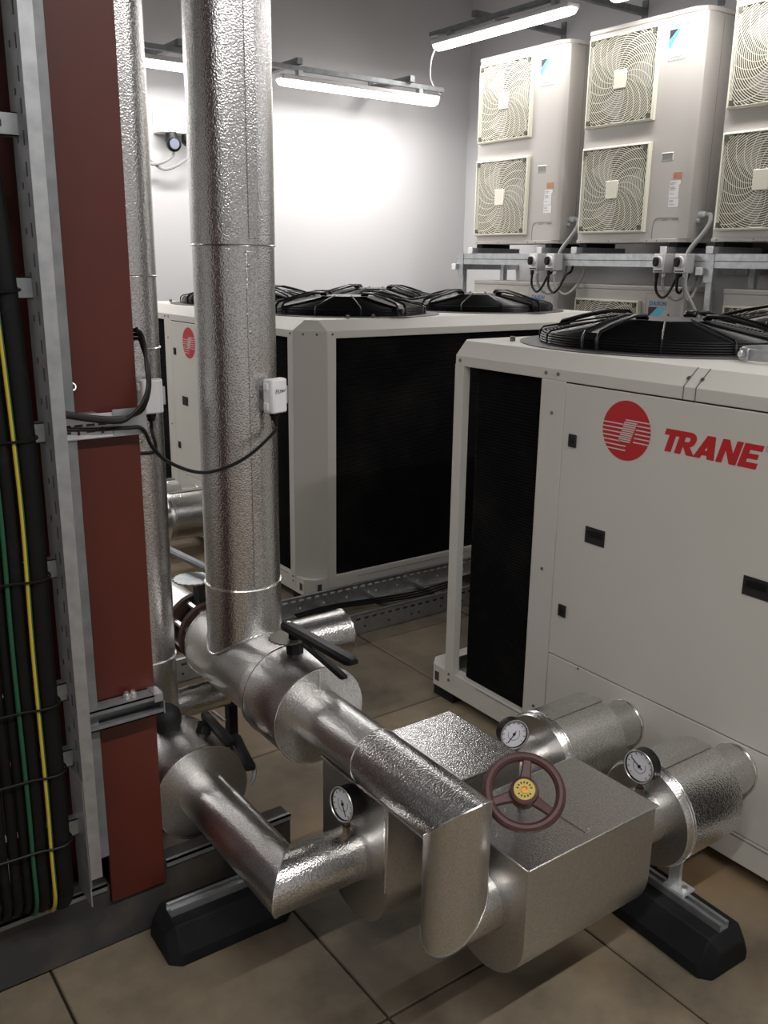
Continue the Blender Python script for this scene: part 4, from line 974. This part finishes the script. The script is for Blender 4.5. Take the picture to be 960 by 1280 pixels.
for y in (5.79, 3.475, 1.15):
    for x in (RX+0.03, 5.40):
        po = obj('post', strut(MB(), (x, y, 0.0), (x, y, 1.685), up=(0, 1, 0)).box(x-0.012, x+0.012, y-0.0212, y-0.0204, 0.0, 1.685), 'galv', t, smooth=False)
        if x < 5:
            obj('bracket_plate', MB().box(RX-0.005, RX, y-0.03, y+0.03, 1.60, 1.769), 'galv', po, smooth=False)
    for z in (1.665, 0.70):
        ar = obj('cross_arm', strut(MB(), (4.90, y+0.045, z), (5.598, y+0.045, z)), 'galv', t, smooth=False)
        obj('end_cap', MB().box(4.889, 4.9, y+0.022, y+0.068, z-0.023, z+0.023), 'plastic_white', ar, bevel=0.003)

def grille_mesh(w, h, cx, cz, slant=False):
    """concentric rings and curved vanes clipped to a square frame; local u = -y, x forward is negative"""
    g = MB(); x = 0.0
    def inside(a, b): return -w/2+0.012 < a < w/2-0.012 and -h/2+0.012 < b < h/2-0.012
    def ribbon(p, q, th, dep):
        a, b = p; c, d = q; L = math.hypot(c-a, d-b)
        if L < 1e-6: return
        nx, nz = -(d-b)/L*th, (c-a)/L*th
        P = [(a+nx, b+nz), (a-nx, b-nz), (c-nx, d-nz), (c+nx, d+nz)]
        vs = [(x-dep, -(cx+i), cz+j) for i, j in P]+[(x, -(cx+i), cz+j) for i, j in P]
        g.add(vs, [(0, 1, 2, 3), (0, 4, 5, 1), (2, 6, 7, 3)])
    r = 0.055
    while r < 0.40:
        n = 64
        for k in range(n):
            a0, a1 = 2*PI*k/n, 2*PI*(k+1)/n
            p = (r*math.cos(a0), r*math.sin(a0)); q = (r*math.cos(a1), r*math.sin(a1))
            if inside(*p) and inside(*q): ribbon(p, q, 0.0024, 0.004)
        r += 0.0128
    for k in range(20):
        a = 2*PI*k/20; prev = None; rr = 0.05
        while rr < 0.42:
            an = a-1.15*(rr-0.05)/0.3
            p = (rr*math.cos(an), rr*math.sin(an))
            if prev and inside(*p) and inside(*prev): ribbon(prev, p, 0.0019, 0.006)
            prev = p; rr += 0.03
    return g

def frame_mesh(w, h, cx, cz, d0, d1, t_=0.014):
    f = MB(); o = [(-w/2, -h/2), (w/2, -h/2), (w/2, h/2), (-w/2, h/2)]; i = [(a*(1-2*t_/w), b*(1-2*t_/h)) for a, b in o]
    def P(pts, x): return [(x, -(cx+a), cz+b) for a, b in pts]
    f.loft([P(i, d1), P(i, d0), P(o, d0+0.006), P(o, d1)], False, False)
    return f

def outdoor_unit(two, label):
    H = 1.345 if two else 0.765; W = 0.90; D = 0.32
    t = thing('outdoor_unit', label, 'air conditioner', (0, 0, 0), 'outdoor units on the rack')
    # plan outline with a big rounded front corner at the right hand end
    plan = [(0, 0), (0, D), (W, D), (W, 0.09)]+[(W-0.055+0.055*math.cos(a), 0.09-0.035-0.045*math.sin(a)) for a in [math.radians(x_) for x_ in (30, 55, 75)]]+[(W-0.085, 0.0)]
    gw, gh = 0.565, 0.55
    gz = (1.012, 0.338) if two else (0.395,)
    gcx = 0.022+gw/2
    s = MB().prism([(b, -a) for a, b in plan], (0, 0, 0.02), (1, 0, 0), (0, 1, 0), (0, 0, H-0.05))
    body = obj('casing', s, 'ac_body', t, sharp=40, bevel=0.004)
    lid = [(-0.004, -0.004), (-0.004, D+0.004), (W+0.004, D+0.004), (W+0.004, 0.088), (W-0.02, 0.030), (W-0.085, -0.004)]
    obj('lid', MB().prism([(b, -a) for a, b in lid], (0, 0, H-0.030), (1, 0, 0), (0, 1, 0), (0, 0, 0.030)), 'ac_body', t, bevel=0.006)
    obj('base_tray', MB().prism([(b, -a) for a, b in lid], (0, 0, 0), (1, 0, 0), (0, 1, 0), (0, 0, 0.022)), 'ac_body', t, bevel=0.003)
    for cz in gz:
        wl = obj('fan_well', MB().box(-0.0015, 0.0, -(gcx-gw/2+0.006), -(gcx+gw/2-0.006), cz-gh/2+0.006, cz+gh/2-0.006), 'ac_dark', t, smooth=False)
        fb = MB()
        for k in range(3):
            a = 2*PI*k/3+0.4; pts = []
            for rr, da in ((0.07, -0.5), (0.24, -0.75), (0.255, 0.1), (0.07, 0.35)): pts.append((-0.003-0.004*(da > 0), -(gcx+rr*math.cos(a+da)), cz+rr*math.sin(a+da)))
            fb.add(pts, [(0, 1, 2, 3)])
        obj('fan_blades', fb, 'print_grey', wl, smooth=False)
        fr = obj('fan_grille', frame_mesh(gw, gh, gcx, cz, -0.034, -0.001), 'ac_grille', t, bevel=0.003)
        gm = grille_mesh(gw, gh, gcx, cz); gm.v = [(a-0.026, b, c) for a, b, c in gm.v]
        obj('grille_wires', gm, 'ac_grille', fr, smooth=False)
        obj('grille_centre', MB().box(-0.036, -0.026, -(gcx-0.052), -(gcx+0.052), cz-0.058, cz+0.058), 'ac_grille', fr, bevel=0.006)
        for a, b in ((-1, -1), (1, -1), (1, 1), (-1, 1)):
            obj('grille_clip', MB().box(-0.037, -0.028, -(gcx+a*(gw/2-0.034)-0.012), -(gcx+a*(gw/2-0.034)+0.012), cz+b*(gh/2-0.032)-0.014, cz+b*(gh/2-0.032)+0.014), 'ac_dark', fr, smooth=False)
    # marks: lettering, black triangle, blue stroke
    def decal(name, pts, m, x=-0.0006): return obj(name, MB().add([(x, -a, b) for a, b in pts], [tuple(range(len(pts)))]), m, t, smooth=False)
    if two:
        mb = lettering(MB(), 'DAIKIN', 0.034, (-0.0006, -0.648, 1.252), (0, -1, 0), (0, 0, 1), (0, 0, 0), bold=0.0012, shear=0.1, space=1.18)
        obj('lettering', mb, 'print_cyan', t, smooth=False)
        decal('triangle', [(0.645, 1.242), (0.705, 1.242), (0.645, 1.186)], 'print_black')
        decal('stroke', [(0.706, 1.242), (0.728, 1.242), (0.655, 1.140), (0.640, 1.140), (0.640, 1.176), (0.646, 1.185)], 'print_cyan', -0.0005)
        wv = MB()
        for a, b, c, d in ((0.690, 1.083, 0.712, 1.092), (0.712, 1.092, 0.722, 1.082), (0.722, 1.082, 0.744, 1.096)):
            wv.add([(-0.0006, -a, b), (-0.0006, -c, d), (-0.0006, -c, d-0.005), (-0.0006, -a, b-0.005)], [(0, 1, 2, 3)])
        obj('logo_wave', wv, 'print_grey', t, smooth=False)
        tx = MB()
        for k in range(15):
            a = 0.646+0.0088*k; hh = 0.012 if k in (0, 8) else 0.008
            tx.add([(-0.0006, -a, 1.062), (-0.0006, -(a+0.0055), 1.062), (-0.0006, -(a+0.0055), 1.062+hh), (-0.0006, -a, 1.062+hh)], [(0, 1, 2, 3)])
        obj('logo_text', tx, 'print_grey', t, smooth=False)
        wf = obj('inspection_frame', frame_mesh(0.105, 0.064, 0.708, 0.515, -0.003, 0.0, 0.012), 'ac_grille', t, smooth=False)
        obj('inspection_window', MB().box(-0.001, 0.0, -0.668, -0.748, 0.497, 0.534), 'print_grey', wf, smooth=False)
        decal('warning_label', [(0.765, 0.378), (0.828, 0.378), (0.828, 0.418), (0.765, 0.418)], 'label_orange')
        decal('rating_label', [(0.742, 0.268), (0.815, 0.268), (0.815, 0.345), (0.826, 0.348), (0.826, 0.370), (0.748, 0.370)], 'label_white')
        decal('rating_label', [(0.745, 0.212), (0.822, 0.212), (0.822, 0.264), (0.745, 0.264)], 'label_white')
        pr_ = MB()
        for z in (0.356, 0.348, 0.330, 0.322, 0.314, 0.290, 0.250, 0.242, 0.226):
            pr_.add([(-0.0011, -0.752, z), (-0.0011, -0.752-0.05*random.uniform(0.5, 1), z), (-0.0011, -0.752-0.03, z+0.003), (-0.0011, -0.752, z+0.003)], [(0, 1, 2, 3)])
        pr_.add([(-0.0011, -0.775, 0.388), (-0.0011, -0.80, 0.388), (-0.0011, -0.7875, 0.410)], [(0, 1, 2)])
        obj('label_print', pr_, 'print_grey', t, smooth=False)
        gr = spline([(-0.0008, -0.640, 0.02), (-0.0008, -0.640, 0.09), (-0.0008, -0.652, 0.135), (-0.0008, -0.685, 0.150), (-0.0008, -0.80, 0.150), (-0.0008, -0.835, 0.150)], 4)
        obj('cover_groove', MB().tube(gr, 0.0024, 4), 'print_grey', t)
        for u in (0.705, 0.79): obj('cover_slot', MB().box(-0.0012, 0, -u, -(u+0.045), 0.134, 0.140), 'print_grey', t, smooth=False)
        obj('side_groove', MB().box(0.17, 0.173, -(W+0.0006), -W, 0.03, H-0.04), 'print_grey', t, smooth=False)
        for u in (0.03, 0.28, 0.60, 0.68): obj('case_screw', MB().box(-0.005, -0.0035, -u, -(u+0.009), 0.006, 0.015), 'screw', t, smooth=False)
        obj('conduit_gland', MB().cyl((0.12, -W, 0.165), (0.12, -(W+0.05), 0.165), 0.022, 10).cyl((0.10, -W, 0.13), (0.10, -(W+0.025), 0.13), 0.014, 10), 'galv_bright', t)
    else:
        mb = lettering(MB(), 'DAIKIN', 0.036, (-0.0006, -0.652, 0.645), (0, -1, 0), (0, 0, 1), (0, 0, 0), bold=0.0018, shear=0.1, space=1.16)
        obj('lettering', mb, 'print_blue', t, smooth=False)
        decal('triangle', [(0.648, 0.634), (0.720, 0.634), (0.648, 0.565)], 'print_black')
        decal('stroke', [(0.722, 0.634), (0.790, 0.634), (0.690, 0.515), (0.648, 0.515), (0.648, 0.552)], 'print_cyan', -0.0005)
        ln = MB().box(-0.001, 0, -0.622, -0.624, 0.35, 0.722).box(-0.001, 0, -0.624, -0.80, 0.7205, 0.7225)
        obj('panel_groove', ln, 'print_grey', t, smooth=False)
    return t
UX0 = 4.985
up = outdoor_unit(True, 'tall grey two fan outdoor unit, on the rack nearest the room corner')
lo = outdoor_unit(False, 'low grey one fan outdoor unit, lower rack row nearest the room corner')
ups = [up, copy_tree(up), copy_tree(up)]; los = [lo, copy_tree(lo), copy_tree(lo)]
PITCH_Y = 1.092
for k, o in enumerate(ups):
    o.location = (UX0, 5.70-PITCH_Y*k, 1.84); o['group'] = 'tall two fan outdoor units'
for k, o in enumerate(los):
    o.location = (UX0+0.02, 5.70-PITCH_Y*k-(0.11 if k == 2 else 0), 0.80); o['group'] = 'low one fan outdoor units'
ups[1]['label'] = 'tall grey two fan outdoor unit, middle one on the upper row of the rack'
ups[2]['label'] = 'tall grey two fan outdoor unit, farthest from the room corner'
los[1]['label'] = 'low grey one fan outdoor unit, middle of the lower rack row'
los[2]['label'] = 'low grey one fan outdoor unit, lower rack row farthest from the corner'
for k in range(3):
    for z in (1.7695, 0.8015):
        yl = 5.70-PITCH_Y*k-(0.11 if k == 2 and z < 1 else 0)
        for u in (0.045, 0.80):
            if z < 1:
                tag(obj('rubber_mount', MB().box(4.99, 5.29, yl-u-0.03, yl-u+0.01, 0.7795+0.0225, 0.7995+0.0005), 'rubber', base=(5.0, yl-u, 0.78), smooth=False), 'black rubber mount under a low outdoor unit', 'mount', 'mounts under the low outdoor units')
                continue
            t = thing('foot_rail', 'strut foot rail with white cap under the '+('corner', 'middle', 'last')[k]+' tall outdoor unit, '+('fan' if u < 0.4 else 'lettering')+' side', 'support', (4.92, yl-u, z), 'foot rails under the tall outdoor units')
            obj('rail', MB().box(4.915, 5.42, yl-u-0.021, yl-u+0.021, z, z+0.041), 'galv', t, smooth=False)
            obj('end_cap', MB().box(4.904, 4.915, yl-u-0.023, yl-u+0.023, z, z+0.043), 'plastic_white', t, bevel=0.003)
            obj('pad', MB().box(5.0, 5.30, yl-u-0.03, yl-u+0.03, z+0.041, 1.840), 'rubber', t, smooth=False)

# rotary isolators on the beam
ISO = ('next to the corner, below the corner outdoor unit', 'beside the middle outdoor unit, farther from the corner', 'below the middle outdoor unit, nearer the corner', 'next to the rack post, below the middle outdoor unit')
def isolator(y, n):
    x0, z0, z1 = 4.845, 1.652, 1.769; w = 0.086
    t = thing('isolator_switch', 'grey isolator switch with black knob '+ISO[n], 'switch', (x0, y, z0), 'isolator boxes on the rack beam')
    obj('box', MB().box(x0, RX, y-w/2, y+w/2, z0, z1), 'plastic_grey', t, bevel=0.004)
    obj('front_plate', MB().box(x0-0.004, x0, y-w/2+0.003, y+w/2-0.003, z0+0.004, z1-0.004), 'plastic_white', t, bevel=0.002)
    k = obj('collar', MB().lathe((x0-0.004, y+0.006, 1.718), (-1, 0, 0), [(0, 0.037), (0.012, 0.034)], 24), 'label_white', t)
    obj('knob', MB().prism([(0.017*math.cos(2*PI*q/20), 0.029*math.sin(2*PI*q/20)) for q in range(20)], (x0-0.016, y+0.006, 1.718), (0, 1, 0), (0, 0, 1), (-0.022, 0, 0)), 'black_plastic', t, bevel=0.002)
    obj('name_strip', MB().box(x0-0.0048, x0-0.004, y-0.034, y+0.034, z0+0.008, z0+0.016), 'print_black', t, smooth=False)
    obj('gland', MB().lathe((x0+0.03, y-0.018, z0), (0, 0, -1), [(0, 0.013), (0.022, 0.013), (0.024, 0.010)], 10), 'plastic_white', t)
    obj('gland', MB().lathe((x0+0.014, y+0.020, z0), (0, 0, -1), [(0, 0.013), (0.03, 0.013), (0.034, 0.010)], 10), 'black_plastic', t)
    return t
ys = (4.888, 4.721, 3.782, 3.624)
for i, y in enumerate(ys):
    isolator(y, i)
    g = Vector((4.875, y-0.018, 1.63)); k_ = Vector((4.859, y+0.020, 1.62)); q = 0.25 if i == 3 else 1.0
    dirn = -0.05 if i % 2 == 0 else 0.02
    tag(obj('isolator_cable', MB().tube(spline([g, g+Vector((0, 0.0, -0.05)), g+Vector((0.010, -0.03*q, -0.11)), g+Vector((0.030, -0.09*q, -0.140)), g+Vector((0.060, -0.14*q, -0.10)), g+Vector((0.105, -0.17*q, -0.01)), g+Vector((0.118, -0.17*q, 0.08))], 5), 0.0095, 8), 'cable_grey', base=g),
        'grey cable looping below an isolator box', 'cable', 'grey isolator cables')
    kp = [(0, 0.0, -0.06), (0.0, -0.022, -0.10), (0.0, -0.060, -0.118), (0.010, -0.096, -0.085), (0.06, -0.108, 0.0), (0.112, -0.110, 0.03), (0.128, -0.110, 0.09)]
    if i == 3: kp = [(0, 0.0, -0.045), (0.012, 0.004, -0.075), (0.05, 0.010, -0.085), (0.095, 0.012, -0.04), (0.12, 0.012, 0.02), (0.128, 0.012, 0.09)]
    tag(obj('isolator_cable', MB().tube(spline([k_]+[k_+Vector(v) for v in kp], 5), 0.0085, 8), 'black_plastic', base=k_),
        'black cable looping below an isolator box', 'cable', 'black isolator cables')
tag(obj('isolator_cable', MB().tube(spline([(4.862, 3.583, 1.66), (4.862, 3.578, 1.56), (4.885, 3.530, 1.46), (4.925, 3.495, 1.36), (4.929, 3.490, 1.25), (4.929, 3.490, 0.9)], 6), 0.010, 8), 'cable_grey', base=(4.862, 3.583, 1.66)), 'grey cable dropping from isolator boxes to the rack post', 'cable')
for k in range(2):
    yl = 5.70-PITCH_Y*k-0.95
    p = [(5.105, yl+0.002, 2.005), (5.10, yl-0.035, 2.0), (5.07, yl-0.055, 1.95), (5.03, yl-0.035, 1.88), (5.00, yl+0.015, 1.80), (4.985, yl+0.04, 1.72)]
    tag(obj('flexible_conduit', MB().tube(spline(p, 6), 0.015, 10), 'cable_grey', base=p[0]), ['grey flexible conduit from the tall outdoor unit by the corner', 'grey flexible conduit from the middle tall outdoor unit'][k], 'conduit')
t = thing('black_panel', 'black sheet panel standing behind the tall outdoor units', 'panel', (5.5, 3.45, 1.75))
obj('sheet', MB().box(5.47, 5.49, 3.0, 3.80, 1.75, 2.16), 'black_plastic', t, bevel=0.003)
obj('top_edge', MB().box(5.46, 5.50, 3.0, 3.80, 2.125, 2.14), 'print_grey', t, bevel=0.002)
